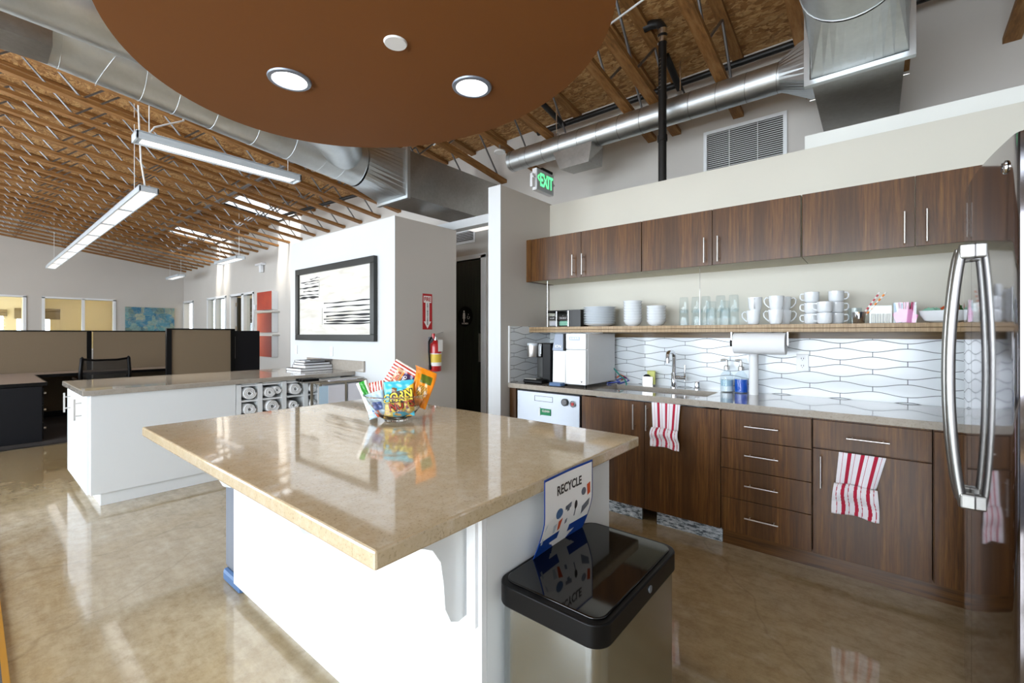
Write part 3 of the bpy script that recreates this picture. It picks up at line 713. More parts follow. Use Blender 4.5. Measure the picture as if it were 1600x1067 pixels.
# dishwasher
t = thing('dishwasher', 'stainless steel dishwasher under the coffee maker with dial and red button', 'dishwasher', (-2.443, CF, .08))
box('body', 'black', (0, .03, 0), (.652, .6, .79), t)
d = box('door', 'dwsteel', (.012, 0, .02), (.640, .03, .775), t, .004)
mb = MB(); 
for a in ((.20, .70, .385, .703), (.20, .742, .385, .745), (.20, .70, .203, .745), (.382, .70, .385, .745)): mb.box(a[0], -.0015, a[1], a[2], .001, a[3])
mb.build('brand_plate', 'letterdark', d)
MB().cyl((.505, 0, .715), (.505, -.014, .715), .030, seg=28).build('dial', 'darkframe', d)
MB().cyl((.505, -.010, .715), (.505, -.017, .715), .023, seg=28).build('dial_face', 'chrome', d)
MB().cyl((.580, 0, .708), (.580, -.008, .708), .027, seg=28).build('button_ring', 'chrome', d)
MB().cyl((.580, -.006, .708), (.580, -.013, .708), .013, seg=20).build('button', 'red', d)
mg = tag(box('clean_sign', 'greensign', (-2.182, CF-.004, .668), (-2.075, CF-.0005, .722)), 'green CLEAN sign stuck on the dishwasher door', 'sign')
letters('lettering', 'CLEAN', .024, 'signwhite', mg, lambda u, v, w: Vector((-2.125+u, CF-.0042-w, .702+v)), .0008)
box('sign_slide', 'whiteplastic', (-2.19, CF-.006, .660), (-2.182, CF-.0005, .730), mg)

# counter with sink cut-out
mb = MB(); zc0, zc1 = .874, .914; sx0, sx1, sy0, sy1 = -1.72, -.90, 3.19, 3.53
for a in ((-2.516, CF-.025, sx0, 3.686), (sx1, CF-.025, 1.045, 3.686), (sx0, CF-.025, sx1, sy0), (sx0, sy1, sx1, 3.686)): mb.box(a[0], a[1], zc0, a[2], a[3], zc1)
ct = tag(mb.build('kitchen_countertop', 'quartz_grey'), 'long taupe stone countertop of the kitchen with an undermount sink cut out', 'countertop')
mb = MB(); e = .012
def bowl(mb, x0, x1, y0, y1, z1, dp):
    mb.box(x0-e, y0-e, z1-dp-e, x1+e, y1+e, z1-dp); mb.box(x0-e, y0-e, z1-dp, x0, y1+e, z1); mb.box(x1, y0-e, z1-dp, x1+e, y1+e, z1); mb.box(x0, y0-e, z1-dp, x1, y0, z1); mb.box(x0, y1, z1-dp, x1, y1+e, z1)
bowl(mb, sx0+.002, sx1-.002, sy0+.002, sy1-.002, .873, .20)
sk = tag(mb.build('sink', 'sinksteel', bevel=.01), 'stainless undermount sink set in the kitchen countertop', 'sink')
MB().lathe([(0, 0), (.04, 0), (.042, .004), (.02, .005), (0, .003)], (-1.3, 3.36, .674), 24).build('drain', 'chrome', sk)

# faucet
t = thing('faucet', 'tall polished chrome gooseneck faucet behind the sink', 'faucet', (-1.255, 3.60, .914))
MB().lathe([(0, 0), (.028, 0), (.028, .008), (.022, .012), (.022, .12), (0, .12)], seg=28).build('base', 'chrome', t)
MB().ring([(0, 0, .1), (0, 0, .245), (.0, -.006, .268), (.0, -.025, .285), (0, -.05, .290), (0, -.11, .288), (0, -.128, .283), (0, -.140, .268), (0, -.142, .225)], .0155, 20).build('spout', 'chrome', t)
MB().cyl((0, -.142, .235), (0, -.142, .205), .018, seg=20).build('spout_tip', 'chrome', t)
lv = MB(); lv.cyl((.018, 0, .085), (.095, 0, .085), .015, seg=18); lv.cyl((.085, 0, .055), (.085, 0, .185), .0075, seg=12); lv.build('lever', 'chrome', t)
t = thing('air_gap', 'small chrome dishwasher air gap cap behind the sink', 'air gap', (-1.075, 3.60, .914))
MB().lathe([(0, 0), (.026, 0), (.026, .012), (.02, .014), (.02, .055), (.017, .062), (0, .062)], seg=24).build('cap', 'chrome', t)

# sponge holder
t = thing('sponge_holder', 'small steel sponge box with yellow and black sponges behind the sink', 'sponge holder', (-1.47, 3.60, .914), radians(10))
mb = MB(); mb.box(-.042, -.03, 0, .042, .03, .004); mb.box(-.042, -.03, 0, .042, -.027, .078); mb.box(-.042, .027, 0, .042, .03, .078); mb.box(-.042, -.03, 0, -.039, .03, .078); mb.box(.039, -.03, 0, .042, .03, .078); mb.build('box', 'nickel', t, .002)
s_ = thing('sponge', 'yellow sponge standing in the steel sponge box', 'sponge', (-1.46, 3.61, .925)); MB().box(-.022, -.010, 0, .045, .015, .115).build('sponge_body', 'sponge', s_, .006)
s_ = thing('sponge', 'black scrubber curving over the front of the steel sponge box', 'sponge', (-1.475, 3.587, .925))
MB().prism([(-.034, 0), (.034, 0), (.034, .055), (.026, .075), (.01, .085), (-.01, .085), (-.026, .075), (-.034, .055)], 1, -.008, .008).build('scrubber_body', 'black', s_, .003)

# soap bottles
def soap(x, y, lb, liq, lv, tw):
    t = thing('soap_dispenser', lb, 'soap bottle', (x, y, .9142))
    MB().lathe([(0, .002), (.038, 0), (.045, .006), (.045, .105), (.040, .130), (.020, .155), (.018, .170)], seg=32).build('glass_body', 'thinglass', t)
    MB().lathe([(0, .005), (.042, .007), (.042, lv), (0, lv)], seg=32).build('liquid', liq, t)
    if tw: MB().lathe([(0, lv), (.042, lv), (.042, lv+.045), (0, lv+.045)], seg=32).build('foam', tw, t)
    MB().lathe([(0, .165), (.020, .165), (.020, .190), (.012, .196), (.009, .21), (.009, .228), (0, .228)], seg=24).build('pump_collar', 'nickel', t)
    MB().ring([(0, 0, .222), (0, 0, .236), (-.012, -.004, .240), (-.040, -.012, .236)], .0075, 12).build('pump_head', 'nickel', t)
M['foam'] = plain('soap_haze', '#9fc0d2', .3)
soap(-.862, 3.60, 'glass soap dispenser with milky white soap', 'whitesoap', .045, 'foam')
soap(-.765, 3.60, 'glass soap dispenser with bright blue soap', 'bluesoap', .10, None)
# standing white roll
t = thing('paper_core', 'white upright paper tube standing on the counter beside the blue soap', 'paper tube', (-.672, 3.55, .9142))
MB().lathe([(.0, 0), (.030, 0), (.030, .30), (.027, .30), (.027, .01), (0, .01)], seg=28).build('tube', 'paper', t)
# wall outlet
def outlet(name, x, y, z, lb, w=.07, h=.115, ax='y', n=2):
    t = thing(name, lb, 'wall outlet', (x, y, z))
    box('cover_plate', 'whiteplastic', (-w/2, -.007, -h/2), (w/2, 0, h/2), t, .002)
    for k in range(n):
        zz = (-.025, .025)[k] if n == 2 else 0
        MB().lathe([(0, .0), (.017, 0), (.017, .0025), (0, .0025)], seg=20).build('socket', 'whiteplastic', t)
        t.children[-1].rotation_euler = (radians(90), 0, 0); t.children[-1].location = (0, -.007, zz)
        mb = MB(); mb.box(-.008, -.0101, zz-.002, -.005, -.0096, zz+.009); mb.box(.005, -.0101, zz-.002, .008, -.0096, zz+.009); mb.box(-.002, -.0101, zz-.011, .002, -.0096, zz-.007); mb.build('slots', 'black', t)
    return t
outlet('wall_outlet', -.393, KY-.0125, 1.148, 'white double wall outlet on the wave tile backsplash', .072, .118)

# shelf
t = thing('wall_shelf', 'long pale bamboo shelf hanging above the kitchen counter', 'shelf', (-2.53, 3.34, 1.36))
MB().box(.012, 0, .026, 3.56, .36, .050).build('top_board', 'shelfwood', t, .001); MB().box(.012, 0, 0, 3.56, .36, .0235).build('bottom_board', 'shelfwood', t, .001)
MB().box(.60, .335, -.045, 1.78, .355, 0).build('back_rail', 'apron', t); MB().box(2.02, .335, -.045, 3.56, .355, 0).build('back_rail', 'apron', t)
for x, y in ((-2.325, 3.36), (-.985, 3.36), (.385, 3.36)):
    MB().cyl((x+2.53, y-3.34, .05), (x+2.53, y-3.34, .477), .0019, seg=8).build('hanging_rod', 'chrome', t)
# paper towel under shelf
t = thing('paper_towel_roll', 'fat white paper towel roll hanging under the shelf', 'paper towel', (-.609, 3.40, 1.283))
mb = MB(); n = 36; mb.ring([(-.155, 0, 0), (.155, 0, 0)], .073, 40); mb.build('roll', 'paper', t)
MB().cyl((-.160, 0, 0), (-.154, 0, 0), .021, seg=20).build('roll_core', 'letterdark', t)
t2 = thing('towel_holder', 'chrome and black holder arms carrying the paper towel roll', 'towel holder', (-.609, 3.40, 1.283))
for sx in (-.172, .166): MB().box(sx-.004, -.012, -.012, sx+.004, .012, .077).build('arm', 'chrome', t2, .002)
MB().cyl((-.18, 0, 0), (-.16, 0, 0), .024, seg=20).build('end_knob', 'black', t2)

# upper cabinets
UF = 3.31
def upper(lb, x0, x1, split, hs):
    t = thing('wall_cabinet', lb, 'cabinet', (x0, UF, 1.832))
    box('body', 'under', (0, .02, .0), (x1-x0, KY-UF-.002, .390), t)
    door(t, x0, split, 1.830, 2.222, hs[0], 1.937, .175); door(t, split, x1, 1.830, 2.222, hs[1], 1.937, .175)
    return t
t = upper('brown wall cabinet pair nearest the return wall', -2.475, -1.407, -1.943, (-2.012, -1.918))
upper('brown wall cabinet pair in the middle, above the sink', -1.403, -.362, -.887, (-.934, -.845))
upper('brown wall cabinet pair on the right, partly behind the refrigerator', -.357, .699, .171, (.126, .217))
tag(box('filler_panel', 'walnut', (-2.529, UF, 1.830), (-2.478, 3.69, 2.222)), 'narrow brown side panel at the left end of the wall cabinets', 'panel')

# coffee maker
t = thing('coffee_maker', 'black single cup coffee maker with silver brew head', 'coffee maker', (-2.32, 3.30, .914), radians(2))
box('body', 'black', (.045, -.10, 0), (.13, .20, .352), t, .008)
box('rear_body', 'black', (-.055, .0, 0), (.045, .20, .34), t, .01)
box('brew_head', 'blackgloss', (-.03, -.105, .225), (.044, .0, .352), t, .010)
MB().lathe([(0, 0), (.048, 0), (.051, .01), (.051, .10), (0, .10)], (-.050, -.105, .228), 32).build('silver_cap', 'nickel', t)
MB().lathe([(0, 0), (.052, 0), (.052, .020), (.04, .026), (0, .026)], (-.050, -.105, .328), 32).build('lid', 'greyplastic', t)
box('front_panel', 'darkframe', (-.055, -.03, .04), (.044, -.0, .225), t)
box('base', 'black', (-.10, -.19, 0), (.10, -.02, .035), t, .012)
box('drip_tray', 'nickel', (-.09, -.185, .035), (.04, -.08, .042), t, .003)
box('water_window', 'greyplastic', (.028, -.107, .255), (.038, -.1045, .325), t)
# water dispenser
t = thing('water_dispenser', 'white and silver countertop water dispenser under the shelf', 'water dispenser', (-1.97, 3.12, .918))
box('side_housing', 'whiteplastic', (-.13, .02, .018), (.190, .50, .432), t, .008)
box('front_door', 'lam', (.0, -.012, .018), (.188, .02, .30), t, .006)
box('control_panel', 'lam', (.0, -.012, .302), (.188, .02, .432), t, .006)
box('display', 'galvpost', (.035, -.0145, .375), (.135, -.0115, .405), t, .001)
for k in range(4): box('touch_key', 'signwhite', (.045+k*.022, -.0155, .387), (.058+k*.022, -.0144, .398), t)
mb = MB(); mb.hull8([(-.118, -.035, .29), (-.014, -.035, .29), (-.014, .02, .29), (-.118, .02, .29)], [(-.108, -.008, .432), (-.004, -.008, .432), (-.004, .02, .432), (-.108, .02, .432)]); mb.build('spout_cover', 'galvpost', t, .004)
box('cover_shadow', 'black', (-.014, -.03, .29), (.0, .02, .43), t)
mb = MB(); mb.hull8([(-.13, -.01, .018), (-.005, -.01, .018), (-.005, .02, .018), (-.13, .02, .018)], [(-.13, -.004, .29), (-.005, -.004, .29), (-.005, .02, .29), (-.13, .02, .29)]); mb.build('alcove', 'whiteplastic', t, .004)
box('drip_tray', 'bluegrey', (-.122, -.075, .0), (-.01, .0, .028), t, .006)
for x, y in ((-.1, 0.04), (.16, .03), (-.1, .45), (.16, .45)): MB().cyl((x, y, -.004), (x, y, .018), .012, seg=12).build('foot', 'black', t)
letters('lettering', 'ION', .034, 'signwhite', t, lambda u, v, w: Vector((-.062+u, -.033-w+ (v+.02)*.19+.003-.0035, .325+v)), .0004)
letters('logo', 'v', .028, 'letterdark', t, lambda u, v, w: Vector((.150+u, -.0125-w, .045+v)), .001)
# cables
mb = MB(); mb.ring([(-1.79, 3.60, 1.05), (-1.72, 3.58, .99), (-1.66, 3.56, .955), (-1.63, 3.53, .922), (-1.62, 3.50, .920)], .006, 8); tag(mb.build('water_tube', 'greencable'), 'teal water tube beside the water dispenser', 'tube')
mb = MB(); mb.ring([(-1.76, 3.62, .921), (-1.70, 3.56, .921), (-1.64, 3.60, .945), (-1.70, 3.64, .97), (-1.76, 3.60, .94), (-1.70, 3.55, .935), (-1.80, 3.5, .921)], .005, 8); tag(mb.build('cable', 'bluecable'), 'tangled blue cable behind the water dispenser', 'cable')
mb = MB(); mb.ring([(-1.77, 3.64, .96), (-1.73, 3.61, .99), (-1.69, 3.65, .965), (-1.74, 3.66, .94)], .006, 8); tag(mb.build('plug', 'redorange'), 'small orange plug lead behind the water dispenser', 'cable')

# towels: striped cloth
def stripe(u):
    for c, w in ((.10, .008), (.24, .040), (.36, .008), (.52, .040), (.64, .008), (.80, .040), (.92, .008)):
        if abs(u-c) < w: return 1
    return 0
M['cloth_white'] = NT('towel_white').set(col=sr('#ece9ee'), rough=.95, sheen=.3).m
M['cloth_red'] = NT('towel_red').set(col=sr('#b51c3c'), rough=.95, sheen=.3).m
def towel(lb, x0, x1, ztop, zmid, zbot, y, skew):
    t = thing('striped_towel', lb, 'towel', ((x0+x1)/2, y, ztop)); w = x1-x0
    def up(u, v):
        z = -(ztop-zmid)*v; pinch = 1-.14*v; x = (u-.5)*w*pinch+skew*v
        return (x, -.012-.010*sin(u*9+1)*v-.006*v, z+.006*cos(u*12)*v)
    def lo(u, v):
        z = -(ztop-zmid)-(zmid-zbot)*v+.012; pinch = .92+.10*sin(v*pi*.6); x = (u-.5)*w*pinch+skew*(1+.1*v)
        x0_ = .05*(1-v)*0
        return (x, -.030-.014*sin(u*8+.5)*(.4+.6*v)-.022*sin(pi*min(1, v*1.6+.05)), z+.004*sin(u*5))
    MB().grid(up, 96, 16, lambda u, v: stripe(u)).build('upper_cloth', ['cloth_white', 'cloth_red'], t, solid=.003)
    MB().grid(lo, 96, 18, lambda u, v: stripe(u+.02*sin(v*6))).build('gathered_end', ['cloth_white', 'cloth_red'], t, solid=.003)
    return t
towel('red striped towel hanging from the sink counter edge', -1.208, -1.012, .873, .690, .558, CF-.018, .0)
towel('red striped towel hanging over the right lower cabinet door', -.155, .045, .699, .520, .352, CF-.004, -.028)

# ------------------------------------------------ refrigerator
FXs, FYm, FW, FH = .2546, 2.17, .455, 1.875
t = thing('refrigerator', 'large stainless french door refrigerator at the right edge', 'refrigerator', (.34, FYm, 0))
box('body', 'galvpost', (.02, -FW+.005, .03), (.69, FW-.005, FH-.01), t, .004)
def fsurf(yy, off=0): return (FXs-.34)+.033*(yy/FW)**2+off
def fdoor(name, y0, y1, z0, z1):
    def xf(yy):
        x = fsurf(yy); r = .03
        d0 = min(abs(yy+FW), abs(FW-yy))
        if d0 < r: x += r-sqrt(max(0, r*r-(r-d0)**2))
        return x
    mb = MB(); n = 36; ys = [y0+(y1-y0)*k/n for k in range(n+1)]
    poly = [(xf(y), y) for y in ys]+[(.015, y1), (.015, y0)]
    N = len(poly); vs = [(p[0], p[1], z0) for p in poly]+[(p[0], p[1], z1) for p in poly]
    mb.add(vs, [tuple(range(N)), tuple(range(2*N-1, N-1, -1))]+[(i, i+N, (i+1) % N+N, (i+1) % N) for i in range(N)], 0, True)
    return mb.build(name, 'fridge', t, sharp=25)
zs_ = .04
dn = fdoor('door', -FW, -.002, zs_, FH); df = fdoor('door', .002, FW, zs_, FH)
def fhandle(par, yy, z0, z1):
    n = 24; pts = []; 
    for k in range(n+1):
        v = k/n; bow = sin(pi*v)**.7 if 0 < v < 1 else 0
        pts.append((fsurf(yy)-.024-.034*bow, yy+.0, z0+(z1-z0)*v))
    mb = MB(); mb.ring(pts, .0135, 16); mb.build('handle', 'satin', par)
    for z in (z0-.005, z1-.045): MB().box(fsurf(yy)-.036, yy-.018, z, fsurf(yy)+.004, yy+.018, z+.05).build('handle_mount', 'satin', par, .006)
fhandle(dn, -.052, .77, 1.645); fhandle(df, .052, .77, 1.645)
bd = MB().lathe([(0, .004), (.011, .004), (.013, .003), (.0155, .006), (.018, .0045), (.019, 0), (0, 0)], seg=32).build('badge', 'chrome', dn)
bd.rotation_euler = (0, radians(-90), 0); bd.location = (fsurf(-.37)+.001, -.37, 1.805)
mb = MB(); 
for k in range(8): a = k*pi/4; mb.cyl((fsurf(-.37)-.006, -.37+.004*cos(a), 1.805+.004*sin(a)), (fsurf(-.37)-.0075, -.37+.012*cos(a), 1.805+.012*sin(a)), .0012, seg=6)
mb.build('badge_emblem', 'letterdark', dn)
box('grille', 'black', (.0, -FW+.02, .0), (.3, FW-.02, .035), t)

# ================================================================== SHELF ITEMS  (shelf top z = 1.41)
ST = 1.4103
def lathe_thing(name, lb, cat, prof, x, y, z, mat, group=None, seg=32, part='body'):
    t = thing(name, lb, cat, (x, y, z), group=group); MB().lathe(prof, seg=seg).build(part, mat, t); return t
# condiment organizer
t = thing('condiment_organizer', 'black organizer rack at the left end of the shelf', 'organizer', (-2.235, 3.545, ST))
mb = MB(); mb.box(-.17, .06, 0, .19, .07, .155); mb.box(-.17, -.07, 0, .19, .07, .006); mb.box(.182, -.07, 0, .19, .07, .155); mb.box(-.17, -.07, .148, .19, .07, .155); mb.build('rack_frame', 'woodblack', t)
mb = MB(); mb.box(.07, -.068, .006, .182, .06, .148); mb.build('black_divider', 'woodblack', t)
for k, (x, wd, lb2) in enumerate(((-2.355, .10, 'small clear canister with a dark label, left one in the black organizer'), (-2.235, .115, 'larger clear canister with a dark label and tea bags in the black organizer'))):
    j = thing('canister', lb2, 'canister', (x, 3.525, ST+.0065))
    box('clear_box', 'acrylic', (-wd/2, -.045, 0), (wd/2, .045, .125), j, .004)
    box('label', 'letterdark', (-wd/2+.01, -.0465, .055), (wd/2-.01, -.0455, .095), j)
    box('contents', 'papergrey' if k == 0 else 'mintpk', (-wd/2+.008, -.035, .004), (wd/2-.012, .035, .05), j, .01)
    box('lid', 'blackgloss', (-wd/2-.002, -.047, .125), (wd/2+.002, .047, .139), j, .003)
    MB().cyl((wd/2+.004, -.05, 0), (wd/2+.004, -.05, .14), .006, seg=10).build('chrome_post', 'chrome', j)
    letters('lettering', ('SUGAR', 'TEA BAGS')[k], .018, 'paper', j, lambda u, v, w: Vector((u*.9, -.0467-w, .075+v)), 0)
# plates
n = 11
pl = None
for k in range(n):
    z = ST+k*.0145
    lb = 'white dinner plate at the %s of the plate stack' % ('bottom' if k == 0 else 'top') if k in (0, n-1) else 'white dinner plate in the middle of the plate stack'
    prof = [(0, .002), (.08, 0), (.086, .003), (.112, .012), (.140, .022), (.142, .0245), (.139, .0255), (.108, .0155), (.08, .008), (0, .007)]
    if pl is None: pl = lathe_thing('dinner_plate', lb, 'plate', prof, -1.868, 3.50, z, 'porcelain', 'dinner plates stacked on the shelf', 40)
    else: dup(pl, (-1.868+random.uniform(-.002, .002), 3.50, z), label=lb)
def bowls(x, n, dz, R, hgt, lbf, grp):
    first = None
    for k in range(n):
        prof = [(0, 0), (R*.5, 0), (R*.52, .004), (R*.80, hgt*.35), (R*.95, hgt*.8), (R, hgt), (R-.003, hgt+.001), (R*.9, hgt*.75), (R*.74, hgt*.4), (R*.45, .009), (0, .008)]
        lb = lbf % ('lowest' if k == 0 else 'topmost' if k == n-1 else 'one of those between top and bottom')
        if first is None: first = lathe_thing('bowl', lb, 'bowl', prof, x, 3.50, ST, 'porcelain', grp)
        else: dup(first, (x, 3.50, ST+k*dz), label=lb)
bowls(-1.563, 8, .0225, .077, .052, 'white bowl in the taller bowl stack, %s', 'bowls in the taller stack')
bowls(-1.363, 6, .0225, .077, .048, 'white bowl in the shorter bowl stack, %s', 'bowls in the shorter stack')
# glasses (upside down tumblers)
gp = [(.0365, 0), (.0365, .004), (.031, .112), (.029, .122), (.0, .124)]
g0 = None
GL = [(-1.165, 3.56, 0, 'first glass pair from the left, back row'), (-1.075, 3.57, 0, 'second glass pair, back row'), (-1.0, 3.56, 0, 'glass pair behind the shelf rod'), (-.895, 3.56, 0, 'second glass pair from the right, back row'), (-.805, 3.56, 0, 'glass pair at the right end of the back row')]
for i, (x, y, z, lb) in enumerate(GL):
    for k in range(2):
        l2 = 'upside-down tumbler, %s one of the %s' % (('lower', 'upper')[k], lb)
        zz = ST+k*.100
        if g0 is None: g0 = lathe_thing('tumbler', l2, 'glass', gp, x, y, zz, 'thinglass', 'glasses on the shelf', 28)
        else: dup(g0, (x, y, zz), label=l2)
for x, y, lv, lb in ((-1.125, 3.44, 1, 'first from the left in the front row'), (-1.03, 3.46, 1, 'second from the left in the front row'), (-.93, 3.44, 1, 'under the shorter stack in the front row'), (-.93, 3.44, 2, 'topmost of the front row pair next to the right end'), (-.835, 3.44, 1, 'lowest at the right end of the front row'), (-.835, 3.44, 2, 'topmost at the right end of the front row')):
    dup(g0, (x, y, ST+(lv-1)*.048+ (0.0 if lv == 1 else .003)), label='clear upside-down tumbler, '+lb)
# mugs
def mug_parts(t, prof, hpts, hr=.0045):
    MB().lathe(prof, seg=32).build('cup', 'porcelain', t); MB().ring(hpts, hr, 10).build('mug_handle', 'porcelain', t)
mp_ = [(0, 0), (.026, 0), (.034, .006), (.041, .03), (.044, .075), (.046, .10), (.0435, .10), (.0415, .075), (.038, .03), (.028, .010), (0, .008)]
hp_ = [(-.040, 0, .088), (-.060, 0, .092), (-.072, 0, .078), (-.070, 0, .055), (-.055, 0, .035), (-.038, 0, .022)]
m0 = thing('curved_mug', 'white curved mug, lower one of the left curved mug pair', 'mug', (-.665, 3.50, ST), group='curved mugs'); mug_parts(m0, mp_, hp_)
dup(m0, (-.655, 3.505, ST+.092), radians(95), 'white curved mug, upper one of the left curved mug pair')
dup(m0, (-.520, 3.45, ST), 0, 'white curved mug, lower front one of the right curved mug pair')
dup(m0, (-.518, 3.455, ST+.092), 0, 'white curved mug, upper front one of the right curved mug pair')
dup(m0, (-.49, 3.58, ST), radians(180), 'white curved mug behind the right curved pair, lower')
dup(m0, (-.492, 3.585, ST+.092), radians(180), 'white curved mug behind the right curved pair, upper')
cp_ = [(0, 0), (.030, 0), (.036, .004), (.041, .012), (.0425, .070), (.040, .070), (.0385, .014), (0, .008)]
ch_ = [(-.040, 0, .060), (-.058, 0, .060), (-.064, 0, .050), (-.063, 0, .030), (-.054, 0, .020), (-.040, 0, .018)]
c0 = thing('stacking_cup', 'white stacking cup, bottom of the left column of three', 'cup', (-.325, 3.52, ST), group='stacking cups'); mug_parts(c0, cp_, ch_)
for x, y, k, rz, lb in ((-.325, 3.52, 1, 0, 'middle of the left column of three'), (-.325, 3.52, 2, 0, 'top of the left column of three'), (-.247, 3.43, 0, 0, 'lower of the front pair'), (-.247, 3.43, 1, 0, 'upper of the front pair'), (-.195, 3.53, 0, pi, 'bottom of the right column of three'), (-.195, 3.53, 1, pi, 'middle of the right column of three'), (-.195, 3.53, 2, pi, 'top of the right column of three')):
    dup(c0, (x, y, ST+k*.0705), rz, 'white stacking cup, '+lb)
# straw glass
t = thing('steel_cup', 'small shiny steel cup holding striped straws', 'cup', (-.078, 3.44, ST))
MB().lathe([(0, 0), (.026, 0), (.028, .004), (.036, .070), (.034, .070), (.026, .006), (0, .004)], seg=32).build('cup_body', 'chrome', t)
for (dx, c, lb) in ((0, 'redstraw', 'red striped straw leaning right out of the steel cup'), (.02, 'orange', 'orange striped straw leaning right out of the steel cup')):
    a = Vector((-.085+dx*.5, 3.44, ST+.01)); b = a+Vector((.105+dx, .02, .175)); s_ = MB(); L = 14
    for k in range(L): s_.cyl(a.lerp(b, k/L), a.lerp(b, (k+1)/L), .0048, seg=10, m=k % 2, caps=(k in (0, L-1)))
    tag(s_.build('drinking_straw', [c, 'signwhite']), lb, 'straw')
t = thing('glass_jar', 'small clear glass standing behind the steel cup', 'glass', (-.10, 3.53, ST)); MB().lathe([(0, 0), (.036, 0), (.036, .10), (.034, .10), (.034, .006), (0, .006)], seg=28).build('glass_body', 'thinglass', t)
# packet boxes
def abox(lb, x0, x1, y0, y1, h):
    t = thing('packet_box', lb, 'clear box', ((x0+x1)/2, (y0+y1)/2, ST)); a = (x1-x0)/2; b = (y1-y0)/2; w = .0025
    mb = MB(); mb.box(-a, -b, 0, a, b, w); mb.box(-a, -b, w, a, -b+w, h); mb.box(-a, b-w, w, a, b, h); mb.box(-a, -b+w, w, -a+w, b-w, h); mb.box(a-w, -b+w, w, a, b-w, h); mb.build('clear_walls', 'acrylic', t); return t
t = abox('clear acrylic box of raw sugar packets', -.027, .075, 3.42, 3.54, .105)
def packets(x0, x1, y0, y1, z, mats, n, hgt, lb, tilt=.1, grp='sweetener packets', ww=.045):
    for k in range(n):
        x = x0+(x1-x0)*(k+.5)/n; mt_ = mats[k % len(mats)]
        mb = MB(); mb.box(-.0018, -ww/2, 0, .0018, ww/2, hgt)
        o = mb.build('sugar_packet', mt_); o.location = (x, random.uniform(y0+ww/2, y1-ww/2), z+.003); o.rotation_euler = (random.uniform(-tilt*.4, tilt*.4), random.uniform(-tilt, tilt), random.uniform(-.15, .15))
        tag(o, lb, 'packet', grp)
packets(-.018, .068, 3.43, 3.53, ST, ['brownsugar'], 16, .056, 'raw sugar packet standing in the clear box', .06, 'raw sugar packets', .07)
t = abox('clear acrylic box of pink and blue sweetener packets', .083, .182, 3.42, 3.54, .12)
packets(.090, .112, 3.44, 3.52, ST, ['bluepk'], 5, .115, 'blue sweetener packet standing at the left of the clear box', .15, 'blue sweetener packets')
packets(.118, .176, 3.46, 3.53, ST, ['pink', 'hotpink'], 12, .12, 'pink sweetener packet standing in the clear box', .25, 'pink sweetener packets standing')
for k in range(6):
    o = MB().box(-.036, -.0015, 0, .036, .0015, .055).build('sugar_packet', 'pink'); o.location = (.135+random.uniform(-.008, .008), 3.432+k*.003, ST+.004+k*.004); o.rotation_euler = (0, random.uniform(-.35, .3), 0)
    tag(o, 'pink sweetener packet lying flat against the front of the clear box', 'packet', 'pink sweetener packets lying in front')
# oval bowl of tea bags
t = thing('serving_bowl', 'white oval serving bowl of tea bags at the right end of the shelf', 'bowl', (.30, 3.46, ST))
o = MB().lathe([(0, 0), (.05, 0), (.075, .012), (.092, .045), (.096, .068), (.092, .068), (.086, .046), (.068, .018), (0, .008)], seg=48).build('bowl_body', 'porcelain', t); o.scale = (1.12, .75, 1)
mats_ = ['mintpk', 'mintpk', 'papergrey', 'redorange', 'greenleaf', 'brownleaf', 'brownleaf', 'greenleaf']
for k in range(16):
    mt_ = mats_[k % 8] if k > 7 else 'mintpk'; xx = .225+.009*k; 
    o = MB().box(-.022, -.002, 0, .022, .002, .05).build('tea_bag', mt_); o.location = (xx, 3.46+random.uniform(-.03, .03), ST+.035+(.022 if k > 9 else 0)); o.rotation_euler = (random.uniform(-.5, .5), random.uniform(-.8, .8), random.uniform(-.7, .7))
    c_ = {'mintpk': 'pale mint tea bag in the white oval bowl', 'papergrey': 'grey white tea bag in the white oval bowl', 'redorange': 'orange tea bag in the white oval bowl', 'greenleaf': 'green tea bag in the white oval bowl', 'brownleaf': 'brown tea bag sticking up from the white oval bowl'}[mt_]
    tag(o, c_, 'tea bag', c_.split(' in ')[0].split(' sticking')[0]+'s')

# ================================================================== ISLAND
t = tag(box('island_countertop', 'quartz_tan', (-2.65, .515, .872), (-.775, 1.80, .914), bevel=.006), 'large tan speckled stone top of the kitchen island', 'countertop')
t = thing('kitchen_island', 'white island base with corbel brackets under the tan stone top', 'kitchen island', (-2.60, .87, 0))
box('front_panel', 'lam', (.034, .0, .06), (1.785, .02, .871), t, .001)
box('side_panel', 'lamside', (1.765, .021, .0), (1.785, .735, .871), t)
box('body', 'lam', (.07, .052, .0), (1.764, .735, .870), t)
def corbel(x):
    pr_ = [(0, .871), (0, .58)]; pts = [(-.035, .575), (-.062, .588), (-.082, .63), (-.088, .70), (-.098, .76), (-.125, .80), (-.165, .82), (-.21, .825), (-.235, .835), (-.235, .871)]
    MB().prism([(0, .871), (0, .580)]+pts, 0, x-.012, x+.012).build('corbel', 'lamside', t)
    box('corbel_cleat', 'lam', (x+.02, -.012, .56), (x+.052, -.0, .871), t)
corbel(1.72); corbel(.90); corbel(.08)
box('end_post', 'galvpost', (-.165, .02, .07), (.018, .30, .868), t, .03)
MB().box(-.17, .012, 0, .065, .05, .07).build('post_foot', 'bluegrey', t, .02)

